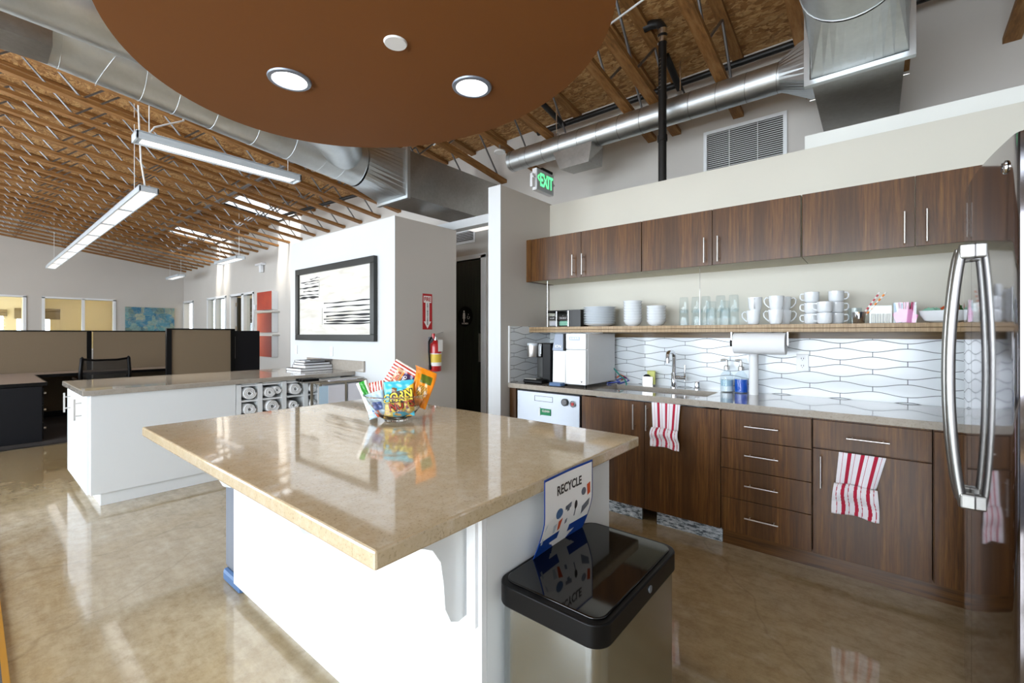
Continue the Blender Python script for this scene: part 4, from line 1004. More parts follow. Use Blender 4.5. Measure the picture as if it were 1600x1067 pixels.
# recycle sign hanging from the counter edge
t = thing('recycle_sign', 'blue and white RECYCLE sign hanging from the island counter edge', 'sign', (-.765, 1.08, .9145))
def rs(u, v, w=0):   # u 0..1 along Y, v 0..1 down ; curls inward at bottom
    z = -.285*v; x = -.075*max(0, v-.45)**1.4*1.6-.004*sin(pi*u)
    if v < .03: x -= .0
    return Vector((x+.006+w, .29*u - .03*max(0, v-.4), z))
def rcol(u, v):
    if v < .025 or u < .018 or u > .982: return 1
    a = (u-.5)
    if v > .66:
        yv = (v-.66)/.30
        if .0 <= yv < .30 and abs(a) < .10: return 0
        if .30 <= yv < .85 and abs(a) < .26*(1-(yv-.30)/.55): return 0
        return 1
    return 0
MB().grid(lambda u, v: rs(u, 1-v), 60, 80, lambda u, v: rcol(u, 1-v)).build('sheet', ['signwhite', 'signblue'], t, solid=.0012)
letters('lettering', 'RECYCLE', .040, 'letterdark', t, lambda u, v, w: rs(.5+u/.29, .19-v/.285, .0012+w), .0010, .0002, .90)
def rpic(pts, mt_): 
    mb = MB(); vs = [rs(u, v, .0016) for u, v in pts]; mb.add(vs, [tuple(range(len(vs)))]); mb.build('printed_item', mt_, t)
def ell(cu, cv, a, b, n=14): return [(cu+a*cos(2*pi*k/n), cv+b*sin(2*pi*k/n)) for k in range(n)]
rpic(ell(.30, .44, .07, .055), 'bluegrey'); rpic([(.22, .55), (.29, .54), (.28, .64), (.24, .64)], 'greyplastic'); rpic([(.31, .53), (.39, .51), (.37, .63), (.33, .64)], 'redorange')
rpic([(.42, .40), (.55, .38), (.54, .43), (.51, .44), (.50, .60), (.46, .61), (.46, .44), (.42, .44)], 'galvpost'); rpic(ell(.64, .44, .03, .05), 'letterdark'); rpic([(.63, .48), (.65, .48), (.65, .57), (.63, .57)], 'galvpost')
rpic([(.06, .50), (.09, .48), (.07, .70), (.04, .70)], 'greyplastic'); rpic([(.78, .50), (.93, .44), (.93, .52), (.80, .60)], 'galvpost'); rpic(ell(.80, .33, .05, .045), 'galvpost'); rpic([(.87, .27), (.94, .25), (.94, .38), (.88, .40)], 'redorange')

# trash bin
t = thing('trash_bin', 'stainless steel sensor trash bin with black gloss lid beside the island', 'trash can', (-.648, 1.175, 0))
def rrect(mb, hx, hy, r, z0, z1, m=0, n=8, top_in=0.0):
    pts = []
    for cx, cy, a0 in ((hx-r, hy-r, 0), (-hx+r, hy-r, 90), (-hx+r, -hy+r, 180), (hx-r, -hy+r, 270)):
        for k in range(n+1): a = radians(a0+90*k/n); pts.append((cx+r*cos(a), cy+r*sin(a)))
    N = len(pts); mb.add([(x, y, z0) for x, y in pts]+[(x*(1-top_in), y*(1-top_in), z1) for x, y in pts], [tuple(reversed(range(N))), tuple(range(N, 2*N))]+[(i, (i+1) % N, (i+1) % N+N, i+N) for i in range(N)], m, True)
mb = MB(); rrect(mb, .158, .250, .045, .03, .618); mb.build('body', 'steel', t)
mb = MB(); rrect(mb, .161, .253, .045, 0, .035); mb.build('base', 'black', t)
mb = MB(); rrect(mb, .165, .257, .048, .612, .670); mb.build('lid_rim', 'black', t, .004)
mb = MB(); rrect(mb, .150, .238, .035, .667, .6755); mb.build('lid', 'blackgloss', t, .003)
MB().cyl((.165, .02, .643), (.1675, .02, .643), .010, seg=20).build('sensor_eye', 'galvpost', t)

# glass bowl with snack bags
BW = Vector((-1.86, 1.36, .9145))
t = thing('glass_bowl', 'clear footed glass bowl of snack bags on the island', 'bowl', BW)
MB().lathe([(0, .0), (.052, .0), (.058, .004), (.060, .010), (.088, .028), (.118, .062), (.140, .105), (.153, .128), (.160, .132), (.160, .136), (.150, .134), (.135, .108), (.112, .066), (.082, .034), (.05, .020), (0, .018)], seg=56).build('bowl_body', 'glass', t)
Rv = Vector((cos(radians(YAW)), sin(radians(YAW)), 0)); Fv = Vector((-sin(radians(YAW)), cos(radians(YAW)), 0)); Uz = Vector((0, 0, 1))
def bag(name, lb, cr, w, h, ang, lean, colf, mats, depth=0., thick=.022, yaw=0., txts=(), nu=40, nv=48, fold=0.):
    """cr: (u right, d towards back, z) of the lower centre relative to the bowl; ang roll (deg); lean back (deg)"""
    o = thing(name, lb, 'snack bag', BW+Rv*cr[0]+Fv*cr[1]+Uz*cr[2])
    q = Matrix((Rv, Uz, -Fv)).transposed().to_3x3()  # columns: right, up, out
    rm = Matrix.Rotation(radians(-yaw), 3, Uz) @ q @ Matrix.Rotation(radians(ang), 3, 'Z') @ Matrix.Rotation(radians(-lean), 3, 'X')
    def surf(u, v, side, off=0):
        e = max(0, (1-(abs(2*u-1))**3))*max(0, 1-(abs(2*v-1))**4)
        wob = .0022*sin(u*21+v*9)+.0016*sin(v*33+u*5)
        pin = 1-.05*sin(pi*v)
        p = Vector(((u-.5)*w*pin, v*h, side*(thick*.5*sqrt(max(0, e))+wob*e)+off*side + fold*(max(0, v-.55))**2))
        return rm @ p
    mb = MB(); mb.grid(lambda u, v: surf(u, v, 1), nu, nv, colf); mb.grid(lambda u, v: surf(u, v, -1), nu, nv, colf)
    mb.build('bag_film', mats, o, weld=True)
    for (txt, size, mt_, u0, v0, rot_, bold, sx, off) in txts:
        c_, s_ = cos(radians(rot_)), sin(radians(rot_))
        letters('lettering', txt, size, mt_, o, lambda a, b, c, u0=u0, v0=v0, c_=c_, s_=s_, off=off: surf(u0+(a*c_-b*s_)/w, v0+(a*s_+b*c_)/h, 1, off+c), bold, .0002, sx)
    return o
def film(n, c): 
    M[n] = plain(n, c, .28, coat=.4)
for n_, c_ in (('film_yellow', '#efc93a'), ('film_teal', '#3fb6cf'), ('film_red', '#b32d1c'), ('film_white', '#efe9df'), ('film_purple', '#3a1a52'), ('film_orange', '#ee8c16'), ('film_green', '#2e9a33'), ('film_blue', '#2a58ad'), ('film_tan', '#d9b48c'), ('film_olive', '#53651f'), ('film_ltblue', '#b9d3e6'), ('film_brown', '#7d5527'), ('film_gold', '#d7a43a')): film(n_, c_)
M['txt_yellow'] = plain('print_yellow', '#f6e04a', .4); M['txt_black'] = plain('print_black', '#17110c', .4); M['txt_red'] = plain('print_red', '#c33a17', .4)
def c_corn(u, v):
    if v < .22 and (sin(u*17)+sin(v*60+u*9)) > .4: return 2
    if v > .84-.10*u and u < .8: return 1
    if v > .62+.55*(u-.5): return 1 if not (abs(u-.36) < .05*(1.35-v)*3 and v < .86) else 3
    if v < .12 and u > .3: return 1
    return 0
bag('corn_snack_bag', 'yellow and teal CORN NUTS bag at the front of the glass bowl', (.030, -.055, .028), .150, .178, 5, 14, c_corn, ['film_yellow', 'film_teal', 'film_gold', 'film_brown'], txts=(
    ('CORN', .056, 'txt_black', .47, .55, 8, .0065, .95, .0008), ('CORN', .056, 'txt_yellow', .47, .55, 8, .0012, .95, .0022),
    ('NUTS', .056, 'txt_black', .60, .31, 8, .0055, .90, .0008), ('NUTS', .056, 'txt_red', .60, .31, 8, .0014, .90, .0022), ('RANCH', .016, 'signblue', .58, .14, 8, .0002, 1, .001)))
def c_tim(u, v):
    if .40 < u < .98 and .20 < v < .62: return 2
    if .08 < u < .40 and .25 < v < .62: return 3
    return 1 if (v*11) % 1 < .5 else 0
bag('potato_chip_bag', 'red striped potato chips bag standing tall at the left of the bowl', (-.035, .0, .035), .125, .235, 0, 8, lambda u, v: c_stripe(u, v), ['film_white', 'film_red', 'film_purple', 'film_tan'], txts=()) if False else None
def c_tim2(u, v):
    if .38 < v < .70 and .5 < u: return 2
    if .38 < v < .70 and u > .14: return 3
    return 1 if (u*8+v*0) % 1 < .5 else 0
# striped bag: its length axis leans to upper right
def c_t(u, v):
    if u > .52 and .30 < v < .84: return 2
    if .22 < u <= .52 and .42 < v < .86: return 3 if u < .48 else 4
    return 1 if (v*13) % 1 < .45 else 0
bag('potato_chip_bag', 'red striped potato chips bag with purple panel standing highest in the bowl', (-.058, .015, .086), .145, .215, -31, 6, c_t, ['film_white', 'film_red', 'film_purple', 'film_tan', 'film_orange'], txts=(
    ("Tim's", .034, 'txt_red', .36, .64, 90, .001, .9, .001), ('POTATO', .024, 'signwhite', .64, .58, 90, .0003, .9, .001), ('CHIPS', .024, 'signwhite', .82, .58, 90, .0006, .9, .001)), nv=78)
def c_o(u, v):
    if .58 < v < .82 and .30 < u < .86: return 1
    if .25 < v < .52 and ((u-.55)**2/.07+(v-.39)**2/.03) < 1: return 2 if sin(u*60)*sin(v*50) > -.2 else 3
    return 0
bag('nut_snack_bag', 'orange snack bag leaning right out of the glass bowl', (.092, .012, .072), .110, .215, -22, -4, c_o, ['film_orange', 'film_olive', 'film_brown', 'film_gold'], fold=.5)
bag('chip_bag', 'red and white striped bag low at the left inside the bowl', (-.085, -.005, .045), .10, .15, 12, 5, lambda u, v: (2 if v < .35 else (1 if (u*7) % 1 < .5 else 0)), ['film_white', 'film_red', 'film_blue'])
bag('snack_bag', 'pale blue bag with orange print at the front left inside the bowl', (-.072, -.045, .026), .10, .125, 18, 10, lambda u, v: (1 if v > .25 and v < .62 and u > .25+.3*(v-.2) and u < .85 else (2 if v < .5 and abs(u-.55+.3*v) < .12 else 0)), ['film_ltblue', 'film_blue', 'redorange'])
bag('green_bag', 'green and white bag at the far left edge of the bowl', (-.118, -.005, .055), .055, .15, 22, 0, lambda u, v: (1 if .3 < u < .8 else 0), ['film_white', 'film_green'])
bag('green_bag', 'green and white bag behind the purple panel of the chips bag', (.045, .055, .06), .10, .165, -8, 0, lambda u, v: (1 if sin(u*9)+cos(v*14) > .2 else 0), ['film_white', 'film_green'])

# ================================================================== WHITE COUNTER
t = tag(box('office_countertop', 'quartz_grey', (-5.77, .55, .872), (-4.64, BY0-.002, .914), bevel=.004), 'taupe stone countertop of the long white office counter', 'countertop')
t = thing('counter_backsplash', 'short taupe stone upstand on the counter against the picture wall', 'backsplash', (-5.90, BY0-.022, .9145)); box('slab', 'quartz_grey', (.14, 0, 0), (1.26+.2, .02, .125), t, .001)
t = thing('office_counter', 'long white office counter cabinet with cubby holes and end doors', 'cabinet', (-5.74, .60, 0))
X1 = 1.07
box('body', 'lam', (.02, .02, .10), (X1-.35, 2.20, .870), t)
box('side_panel', 'lamside', (X1-.35, .0, .10), (X1, 1.0, .870), t, .001)
box('toe_kick', 'lamside', (.06, .06, 0), (X1-.03, 2.20, .10), t)
for a, b, hx in ((.004, .53, .19), (.534, 1.04, .80)):
    d = box('door', 'lam', (a, -.02, .105), (b, 0, .868), t, .001)
    mb = MB(); mb.box(hx-.009, -.066, .655, hx+.009, -.054, .825)
    for z in (.69, .79): mb.cyl((hx, -.058, z), (hx, -.02, z), .006, seg=10)
    mb.build('handle', 'nickel', d)
# cubbies: dividers at Y
ys_ = [1.626, 1.815, 2.045, 2.27, 2.42, 2.64]; 
mb = MB()
def Y(y): return y-.60
for y in ys_: mb.box(X1-.35, Y(y)-.022, .10, X1, Y(y)+.022, .870)
for z in (.10, .235, .385, .545, .700, .848): mb.box(X1-.35, Y(1.605), z-.008, X1-.004, Y(2.64), z+.008)
mb.box(X1-.35, Y(1.605), .862, X1, Y(2.64), .870)
mb.build('cubby_grid', 'lamside', t)
# rolled drawings in cubbies
def roll(lb, y, z, R, wind=3, x=-4.66, flat=1.0):
    o = thing('paper_roll', lb, 'paper roll', (x, y, z), group='rolled drawings in the cubbies')
    mb = MB(); n = 26*wind; pts = []
    for k in range(n+1):
        a = 2*pi*wind*k/n; r = R*(.26+.66*k/n); pts.append((r*cos(a)*flat, r*sin(a)))
    vs = [(0, p[0], p[1]) for p in pts]+[(-.34, p[0], p[1]) for p in pts]; N = n+1
    mb.add(vs, [(i, i+1, i+1+N, i+N) for i in range(n)], 0, True); mb.build('sheet_roll', 'paper', o, solid=R*.66/wind*.78); return o
rr = [(1.72, .775, .062, 'top row first cubby'), (1.905, .765, .052, 'top row second cubby, left roll'), (1.975, .782, .040, 'top row second cubby, right roll'), (2.157, .776, .062, 'top row third cubby'), (2.345, .77, .050, 'top row fourth cubby'),
      (1.72, .620, .058, 'second row first cubby'), (1.93, .625, .066, 'second row second cubby'), (2.14, .610, .050, 'second row third cubby'), (2.345, .605, .046, 'second row fourth cubby'), (2.53, .77, .05, 'top row last cubby behind the plan rack')]
for y, z, R, lb in rr: roll('white rolled drawing, '+lb, y, z+.002, R, 3 if R > .05 else 2)
# plan rack in front of the counter
t = thing('plan_rack', 'taupe metal rack of hanging drawing sheets in front of the office counter', 'rack', (-4.57, 2.28, 0))
mb = MB(); mb.box(-.03, 0, .825, .17, .54, .845); mb.build('top_shelf', 'taupe_metal', t, .003)
for y in (.0, .28, .52): box('post', 'taupe_metal', (.15, y, .0), (.17, y+.022, .825), t)
for y in (.0, .52): box('post', 'taupe_metal', (-.03, y, .0), (-.01, y+.022, .825), t)
box('lower_rail', 'taupe_metal', (.15, .022, .12), (.17, .52, .145), t)
for k, (y0, y1, xx, m_) in enumerate(((-.01, .10, .175, 'film_ltblue'), (.085, .27, .18, 'papergrey'), (.31, .50, .18, 'papergrey'), (.03, .48, .10, 'paper'), (.03, .48, .06, 'paper'))):
    o = MB().box(0, 0, 0, .004, y1-y0, .50).build('drawing_sheet', m_); o.location = (-4.57+xx, 2.28+y0, .31)
    tag(o, ['bluish drawing sheet at the left end of the plan rack', 'large printed drawing sheet hanging on the plan rack, left of the post', 'printed drawing sheet hanging on the plan rack, right of the post', 'hidden white drawing sheet behind the printed ones on the plan rack', 'rearmost white drawing sheet on the plan rack'][k], 'drawing')
for k, x in enumerate((-4.59, -4.53, -4.47)):
    c_ = thing('drawing_clamp', ['drawing clamp bar nearest the counter on the plan rack', 'middle drawing clamp bar on the plan rack', 'outermost drawing clamp bar on the plan rack'][k], 'clamp', (x, 2.14, .865))
    box('bar', 'nickel', (-.012, 0, -.018), (.012, .74, -.004), c_, .002); box('grip', 'black', (-.018, -.01, -.005), (.018, .16, .022), c_, .004); box('end_cap', 'black', (-.014, .72, -.02), (.014, .75, .015), c_, .004)
t = thing('spiral_notebook', 'open grey spiral notebook on top of the plan rack', 'notebook', (-4.50, 2.52, .8455)); 
# (lies between the clamps on the rack)
box('cover', 'papergrey', (-.02, -.12, .0), (.075, .20, .012), t)
for k in range(14): MB().ring([(.075+.008*cos(a), -.11+k*.022, .010+.010*sin(a)) for a in [2*pi*i/10 for i in range(10)]], .0015, 5, closed=True).build('spiral_wire', 'nickel', t)
# books on the counter
bk = [(-5.26, 2.60, .0, .34, .40, .030, 'bottom and largest'), (-5.25, 2.63, .0302, .30, .34, .034, 'second from the bottom'), (-5.28, 2.64, .0645, .28, .32, .026, 'third from the bottom'), (-5.33, 2.64, .0908, .24, .26, .022, 'fourth from the bottom'), (-5.21, 2.66, .113, .22, .28, .010, 'thin topmost')]
for x, y, z, a, b, h, lb in bk:
    o = thing('binder_book', 'white book with dark covers, %s in the stack on the office counter' % lb, 'book', (x, y, .9145+z), random.uniform(-.05, .05), group='books on the office counter')
    box('pages', 'paper', (-a/2+.004, -b/2+.004, .003), (a/2-.006, b/2-.004, h-.003), o)
    mb = MB(); mb.box(-a/2, -b/2, 0, a/2, b/2, .003); mb.box(-a/2, -b/2, h-.003, a/2, b/2, h); mb.box(-a/2, -b/2, 0, -a/2+.003, b/2, h); mb.build('cover', 'letterdark', o)

# ================================================================== PICTURE WALL
t = thing('framed_painting', 'wide abstract black and white painting in a dark frame on the picture wall', 'painting', (-5.115, BY0-.001, 1.73))
hw, hh, fwid = .912, .468, .075
mb = MB(); mb.box(-hw, -.05, -hh, hw, 0, -hh+fwid); mb.box(-hw, -.05, hh-fwid, hw, 0, hh); mb.box(-hw, -.05, -hh+fwid, -hw+fwid, 0, hh-fwid); mb.box(hw-fwid, -.05, -hh+fwid, hw, 0, hh-fwid); mb.build('frame', 'darkframe', t, .004)
m = NT('canvas_cream'); v_ = m.coord((1, 1, 6)); m.set(col=m.ramp(m.noise(v_, 2.2, 5, .6, .6), [(.30, sr('#c4beb2')), (.5, sr('#d3d0c8')), (.7, sr('#dbd9d4'))]), rough=.7); M['canvas'] = m.m
cv = box('canvas', 'canvas', (-hw+fwid, -.022, -hh+fwid), (hw-fwid, -.006, hh-fwid), t)
def stroke(x0, x1, z, wgl, th, par):
    mb = MB(); n = 26; top = []; bot = []
    ph = random.uniform(0, 6)
    for k in range(n+1):
        u = k/n; x = x0+(x1-x0)*u; zz = z+wgl*(sin(u*5+ph)+.4*sin(u*17+ph*2)); w_ = th*(1.1+.45*sin(u*13+ph*3))
        top.append((x, -.0240, zz+w_*1.15)); bot.append((x, -.0240, zz-w_*1.15))
    mb.add(top+bot, [(i, i+1, i+1+n+1, i+n+1) for i in range(n)]); mb.build('brush_stroke', 'black', par)
for k, (z, th) in enumerate(((.290, .004), (.262, .003), (.215, .006), (.165, .004), (.120, .004), (.085, .010))): stroke(-.83+(.03 if k < 2 else .0)+(.1 if k in (1, 3) else 0), -.33, z, .003, th, cv)
stroke(-.56, -.30, .325, .006, .003, cv)
for k, (z, th) in enumerate(((-.005, .005), (-.06, .005), (-.12, .004), (-.165, .008), (-.20, .004), (-.235, .008), (-.262, .006))): stroke(-.20+(.06 if k % 2 else 0), .83, z, .0035, th, cv)
mb = MB(); mb.box(-.245, -.0232, -.27, -.241, -.0225, -.06); mb.box(-.315, -.0232, .09, -.311, -.0225, .29); mb.build('brush_stroke', 'black', cv)
outlet('wall_plate', -6.10, BY0-.001, 1.13, 'white wall plate low at the left on the picture wall', .07, .115, n=1)
outlet('wall_plate', -5.17, BY0-.001, 1.13, 'white wall plate below the middle of the abstract painting', .07, .115, n=1)

# fire sign and extinguisher on the hallway side wall (faces +X)
wx = BX1+.0008
t = thing('fire_sign', 'red and white FIRE EXTINGUISHER arrow sign on the side wall', 'sign', (wx, 3.265, 1.595))
box('plate', 'signred', (0, -.068, -.20), (.002, .068, .20), t)
mb = MB(); x = .0024
mb.add([(x, -.055, .10), (x, .055, .10), (x, .055, .175), (x, -.055, .175)], [(0, 1, 2, 3)]); mb.add([(x, -.028, .10), (x, .028, .10), (x, .028, -.11), (x, -.028, -.11)], [(0, 1, 2, 3)])
mb.add([(x, -.052, -.11), (x, .052, -.11), (x, 0, -.19)], [(0, 1, 2)]); mb.build('arrow', 'signwhite', t)
letters('lettering', 'FIRE', .062, 'signred', t, lambda u, v, w: Vector((.0028+w, u, .137+v)), .002, .0002, .85)
for k, ch in enumerate('EXTINGUISHER'): letters('lettering', ch, .026, 'letterdark', t, lambda u, v, w, k=k: Vector((.0028+w, u, .085-k*.0205+v)), .0008, .0002)
t = thing('fire_extinguisher', 'red fire extinguisher with tag hanging on the side wall under the sign', 'fire extinguisher', (BX1+.085, 3.31, .93))
MB().lathe([(0, 0), (.060, 0), (.066, .01), (.066, .27), (.058, .305), (.03, .33), (.024, .345), (0, .345)], seg=36).build('cylinder', 'red', t)
MB().lathe([(.0668, .06), (.0668, .20)], seg=36).build('instruction_label', 'signwhite', t)
MB().lathe([(.0672, .10), (.0672, .19)], seg=36).build('yellow_label', 'yellow', t); t.children[-1].scale = (1, 1, 1)
MB().cyl((0, 0, .34), (0, 0, .385), .018, seg=16).build('valve', 'chrome', t)
mb = MB(); mb.box(-.012, -.02, .385, .012, .10, .395); mb.hull8([(-.012, -.02, .40), (.012, -.02, .40), (.012, .11, .425), (-.012, .11, .425)], [(-.012, -.02, .41), (.012, -.02, .41), (.012, .11, .435), (-.012, .11, .435)]); mb.build('squeeze_handle', 'nickel', t)
MB().cyl((0, -.03, .36), (0, -.03, .42), .018, seg=14).build('pressure_gauge', 'red', t)
MB().ring([(0, -.02, .37), (0, -.065, .37), (.0, -.092, .33), (0, -.092, .22), (0, -.082, .09), (0, -.078, .05)], .010, 12).build('hose', 'black', t)
MB().cyl((0, -.078, .07), (0, -.078, .02), .015, seg=14).build('nozzle', 'black', t)
box('inspection_tag', 'signwhite', (.068, -.02, .22), (.070, .045, .35), t)
box('wall_bracket', 'galvpost', (-.084, -.03, .2), (-.06, .03, .38), t)

# restroom sign on door
t = thing('restroom_sign', 'round black WOMEN restroom sign on the dark corridor door', 'sign', (-4.665, YM+.028, 1.60))
o = MB().lathe([(0, 0), (.148, 0), (.150, -.0), (.150, .006), (0, .006)], seg=48).build('disc', 'black', t); o.rotation_euler = (radians(90), 0, 0)
mb = MB(); P_ = lambda pts: mb.add([(x, -.0075, z) for x, z in pts], [tuple(range(len(pts)))])
P_(ell(-.02, .075, .014, .014)); P_([(-.040, .055), (0, .055), (.008, .0), (.0, -.0), (.012, -.03), (-.006, -.03), (-.008, -.085), (-.018, -.085), (-.020, -.03), (-.022, -.085), (-.032, -.085), (-.034, -.03), (-.052, -.03), (-.040, 0), (-.048, 0)])
P_(ell(.068, .03, .008, .008)); mb.build('pictogram', 'signwhite', t)
MB().ring([(.070+.022*cos(a), -.008, -.015+.022*sin(a)) for a in [pi*.6+2*pi*.8*k/14 for k in range(15)]], .003, 6).build('wheelchair_symbol', 'signwhite', t)
letters('lettering', 'WOMEN', .034, 'signwhite', t, lambda u, v, w: Vector((u, -.0072-w, -.105+v)), .0008, .0002)

# vents
def louvre(name, lb, x0, x1, z0, z1, y, n, vb=()):
    t = thing(name, lb, 'vent', ((x0+x1)/2, y, (z0+z1)/2)); a = (x1-x0)/2; b = (z1-z0)/2; f = .03
    mb = MB(); mb.box(-a, -.015, -b, a, 0, -b+f); mb.box(-a, -.015, b-f, a, 0, b); mb.box(-a, -.015, -b+f, -a+f, 0, b-f); mb.box(a-f, -.015, -b+f, a, 0, b-f)
    for v in vb: mb.box(v-.002, -.013, -b+f, v+.002, -.001, b-f)
    mb.build('frame', 'trimwhite', t); box('backing', 'letterdark', (-a+f, -.003, -b+f), (a-f, -.001, b-f), t)
    mb = MB()
    for k in range(n): z = -b+f+(2*b-2*f)*(k+.35)/n; mb.hull8([(-a+f, -.013, z-.004), (a-f, -.013, z-.004), (a-f, -.004, z+.004), (-a+f, -.004, z+.004)], [(-a+f, -.013, z-.001), (a-f, -.013, z-.001), (a-f, -.004, z+.006), (-a+f, -.004, z+.006)])
    mb.build('slats', 'trimwhite', t); return t
louvre('wall_vent', 'large white louvred return vent high on the wall above the kitchen', -1.31, -.605, 2.80, 3.325, YM-.001, 24, (-.12, .12))
louvre('wall_vent', 'small white vent above the restroom door', -4.85, -4.43, 2.66, 2.86, YM-.001, 6)

# exit sign
t = thing('exit_sign', 'lit green EXIT sign with emergency lamp heads under the thin duct', 'exit sign', (-2.72, 3.86, 2.96))
MB().cyl((0, .10, .12), (0, .10, .285), .010, seg=10).build('mount_stem', 'black', t)
box('housing', 'whiteplastic', (-.035, -.155, -.125), (.02, .155, .10), t, .004)
box('face_plate', 'greyplastic', (.02, -.15, -.12), (.024, .15, .095), t)
letters('lettering', '<', .14, 'exit', t, lambda u, v, w: Vector((.0245+w, -.125+u*.5, -.0+v)), .003, .0004)
letters('lettering', 'EXIT', .185, 'exit', t, lambda u, v, w: Vector((.0245+w, .018+u, -.015+v)), .004, .0006, .62)
box('canopy', 'black', (-.03, -.06, .10), (.03, .13, .125), t, .004)
for s_ in (-1, 1):
    MB().ring([(0, s_*.155, 0), (0, s_*.175, .01), (0, s_*.195, .0)], .012, 10).build('lamp_arm', 'whiteplastic', t)
    MB().lathe([(0, 0), (.022, 0), (.03, .02), (.032, .045), (0, .045)], seg=24).build('lamp_head', 'chrome', t)
    o = t.children[-1]; o.rotation_euler = (radians(90), 0, 0) if s_ > 0 else (radians(70), 0, radians(-40)); o.location = (.0, s_*.215+ (.02), .015)
box('battery_box', 'whiteplastic', (-.03, -.20, -.10), (.0, -.156, .04), t, .003)
t = thing('smoke_detector', 'small white round detector under the trusses at the end of the thin duct', 'detector', (-3.30, 3.82, 3.40))
MB().lathe([(0, 0), (.06, 0), (.065, .008), (.062, .02), (0, .022)], seg=28).build('cover', 'trimwhite', t); MB().cyl((0, 0, .02), (0, 0, .10), .012, seg=10).build('mount', 'nickel', t)

# ================================================================== OFFICE BACKGROUND
# red triptych on back wall
m = NT('red_wash'); tc = m.coord(); sp_ = m.n('ShaderNodeSeparateXYZ'); m.l(tc, sp_.inputs[0])
g_ = m.math('ADD', m.math('MULTIPLY', sp_.outputs[0], .9), m.math('ADD', .5, m.math('MULTIPLY', m.noise(tc, 3, 2), .2)))
m.set(col=m.ramp(g_, [(.0, sr('#e59a80')), (.35, sr('#c8502c')), (.75, sr('#8c2412')), (1, sr('#6b170d'))]), rough=.4); M['redwash'] = m.m
m2 = NT('red_flat'); m2.set(col=m2.ramp(m2.noise(m2.coord(), 4, 3), [(.3, sr('#a32a12')), (.7, sr('#b83c1c'))]), rough=.4); M['redflat'] = m2.m
for k, (z0, z1, mt_, lb) in enumerate(((1.91, 2.34, 'redflat', 'bright red square canvas, top one of the three'), (1.375, 1.83, 'redwash', 'faded red square canvas, middle one of the three'), (.80, 1.29, 'redwash', 'dark red square canvas, bottom one of the three'))):
    t = thing('canvas_panel', lb+' on the far wall', 'painting', (-11.23, YM-.001, (z0+z1)/2)); h = (z1-z0)/2
    box('painted_face', mt_, (-.42, -.142, -h), (.40, -.14, h), t); box('canvas_edge', 'trimwhite', (-.42, -.14, -h), (.40, 0, h), t)
    box('ledge', 'nickel', (-.45, -.17, h+.005), (.50, 0, h+.035), t) if k else None
outlet('thermostat', -9.55, YM-.001, 1.23, 'small white control box with dark dot beside the red canvases', .11, .13, n=1)
t = thing('wall_strobe', 'small white alarm strobe between the sidelight and the red canvases', 'alarm', (-12.1, YM-.001, 2.0)); box('strobe_body', 'whiteplastic', (-.06, -.05, -.07), (.06, 0, .07), t, .01)
t = thing('security_camera', 'small white sensor box high on the wall above the office door', 'sensor', (-11.7, YM-.001, 3.02)); box('sensor_body', 'whiteplastic', (-.20, -.10, 0), (.20, 0, .05), t, .01); box('sensor_arm', 'whiteplastic', (.02, -.09, -.18), (.12, -.02, 0), t, .01)
# blue painting on the far wall
m = NT('blue_abstract'); v_ = m.coord(); vo = m.n('ShaderNodeTexVoronoi', feature='F1', distance='CHEBYCHEV'); vo.inputs['Scale'].default_value = 5.5; vo.inputs['Randomness'].default_value = 1; m.l(m.coord((1, 1.0, 1.0)), vo.inputs['Vector'])
sp_ = m.n('ShaderNodeSeparateColor'); m.l(vo.outputs['Color'], sp_.inputs[0])
c_ = m.ramp(sp_.outputs[0], [(0, sr('#164a66')), (.3, sr('#1f6c94')), (.5, sr('#5b8e8c')), (.7, sr('#a09f80')), (.85, sr('#2c6478')), (1, sr('#6c6c40'))])
c_ = m.mix(m.math('MULTIPLY', m.noise(v_, 9, 6, .7), .75), c_, m.ramp(m.noise(v_, 5, 5, .7, 1), [(.35, sr('#1e5a8c')), (.5, sr('#6fa7b5')), (.65, sr('#c9c6ac'))]))
m.set(col=c_, rough=.5); M['blueart'] = m.m
t = thing('blue_painting', 'wide abstract blue painting on the far wall', 'painting', (FX+.001, 3.71, 1.62)); box('canvas', 'blueart', (0, -.62, -.56), (.04, .62, .56), t)
# cubicle partitions
def panel(lb, x, y0, y1, z1, posts):
    t = thing('cubicle_partition', lb, 'partition', (x, y0, 0)); L = y1-y0
    box('fabric', 'fabric', (-.02, .02, .1), (.02, L-.02, z1-.02), t); box('top_cap', 'black', (-.03, 0, z1-.02), (.03, L, z1), t); box('base_rail', 'black', (-.03, 0, 0), (.03, L, .1), t)
    for p in posts: box('post', 'black', (-.035, p-.03, 0), (.035, p+.03, z1), t)
    return t
panel('beige cubicle partition at the far left, left of the dark post', -10.3, -2.5, 1.30, 1.40, (3.80,))
panel('beige cubicle partition behind the mesh chair, right of the dark post', -10.3, 1.335, 2.9, 1.40, ())
panel('nearer beige cubicle partition beside the dark cabinet', -8.0, 1.84, 2.69, 1.425, (.02, .85))
t = thing('storage_cabinet', 'dark tall cabinet at the end of the beige partition', 'cabinet', (-8.25, 2.72, 0)); box('body', 'black', (-.30, .0, .0), (.22, .385, 1.395), t, .004); box('side_panel', 'darkfurn', (.22, .0, .0), (.24, .385, 1.395), t)
mb = MB(); 
for k in range(12): mb.box(.24, .004, .95+k*.03, .245, .016, .965+k*.03)
mb.build('slotted_track', 'nickel', t)
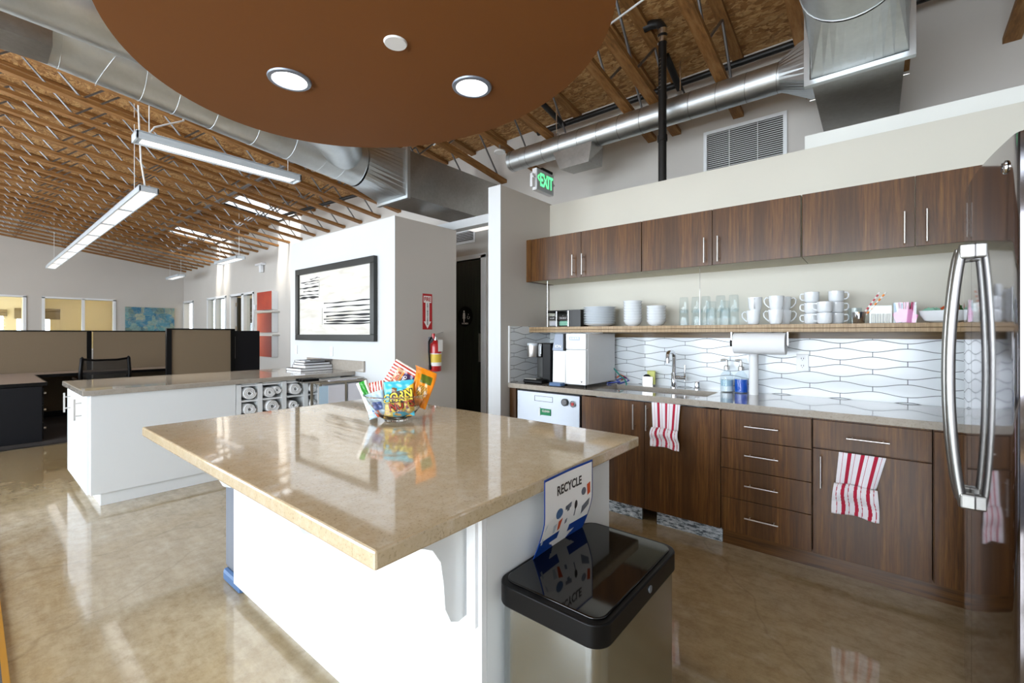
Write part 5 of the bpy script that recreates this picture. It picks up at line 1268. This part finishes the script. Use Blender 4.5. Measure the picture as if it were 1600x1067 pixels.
# desks
t = thing('cubicle_desk', 'light desk with dark edge running along the beige partition', 'desk', (-10.26, -2.4, 0))
mb = MB(); mb.box(0, 0, .705, .62, 5.0, .735); mb.build('worktop', 'desktop', t); 
mb = MB(); mb.box(.62, 0, .695, .645, 5.0, .738); mb.build('edge_band', 'black', t)
for y in (.05, 2.5, 4.9): box('support_panel', 'black', (.02, y, 0), (.60, y+.03, .705), t)
t = thing('return_desk', 'light return desk at the left edge above the dark pedestal', 'desk', (-9.6, -1.6, 0)); box('worktop', 'desktop', (0, 0, .71), (1.56, 2.22, .742), t); box('edge_band', 'black', (1.56, 0, .70), (1.575, 2.235, .742), t); box('edge_band', 'black', (0, 2.22, .70), (1.56, 2.235, .742), t)
t = thing('drawer_pedestal', 'dark drawer pedestal at the left edge with small knobs', 'drawer unit', (-8.62, -1.5, .009)); box('body', 'darkfurn', (0, 0, 0), (.585, 2.09, .685), t, .003)
for z in (.13, .36, .57):
    d = box('drawer', 'black', (.02, 2.09, z-.11), (.56, 2.105, z+.09), t); MB().cyl((.50, 2.105, z+.02), (.50, 2.13, z+.02), .014, seg=14).build('knob', 'nickel', d)
box('monitor_tray', 'black', (-9.60, 1.55, .7385), (-9.2, 2.2, .75)); tag(bpy.data.objects['monitor_tray'], 'flat dark tray at the edge of the cubicle desk', 'tray')
bpy.data.objects.remove(bpy.data.objects['monitor_tray'])
# office chair
t = thing('office_chair', 'black mesh back office chair at the cubicle desk', 'chair', (-8.95, 1.28, .009), radians(0))
fr = MB(); fr.ring([(.20, -.25, .50), (.235, -.27, .75), (.25, -.255, .985), (.25, -.24, .995)], .022, 10); fr.ring([(.20, .25, .50), (.235, .27, .75), (.25, .255, .985), (.25, .24, .995)], .022, 10)
fr.ring([(.25, -.25, .975), (.255, -.12, .955), (.255, .12, .955), (.25, .25, .975)], .016, 10); fr.ring([(.21, -.25, .55), (.21, .25, .55)], .018, 10); fr.build('back_frame', 'black', t)
MB().grid(lambda u, v: Vector((.205+.045*v+.012*sin(pi*u), -.245+.49*u, .55+.41*v)), 12, 12).build('mesh_back', 'meshback', t)
MB().box(-.25, -.25, .43, .22, .25, .50).build('seat', 'black', t, .03)
MB().cyl((0, 0, .12), (0, 0, .43), .03, seg=16).build('gas_column', 'nickel', t)
for k in range(5):
    a = 2*pi*k/5+.3; MB().ring([(0, 0, .13), (.28*cos(a), .28*sin(a), .075)], [.03, .02], 8).build('leg', 'black', t)
    MB().cyl((.28*cos(a), .28*sin(a)-.02, .030), (.28*cos(a), .28*sin(a)+.02, .030), .03, seg=14).build('caster', 'black', t)
for s_ in (-1, 1): MB().ring([(.1, s_*.26, .45), (.1, s_*.30, .50), (.1, s_*.30, .66), (.05, s_*.30, .68), (-.15, s_*.30, .68)], .018, 8).build('armrest', 'black', t)
t = thing('orange_ball', 'tiny orange object peeking over the cubicle partition under the blue painting', 'ornament', (-10.6, 2.25, 1.36)); bpy.data.objects.remove(t)
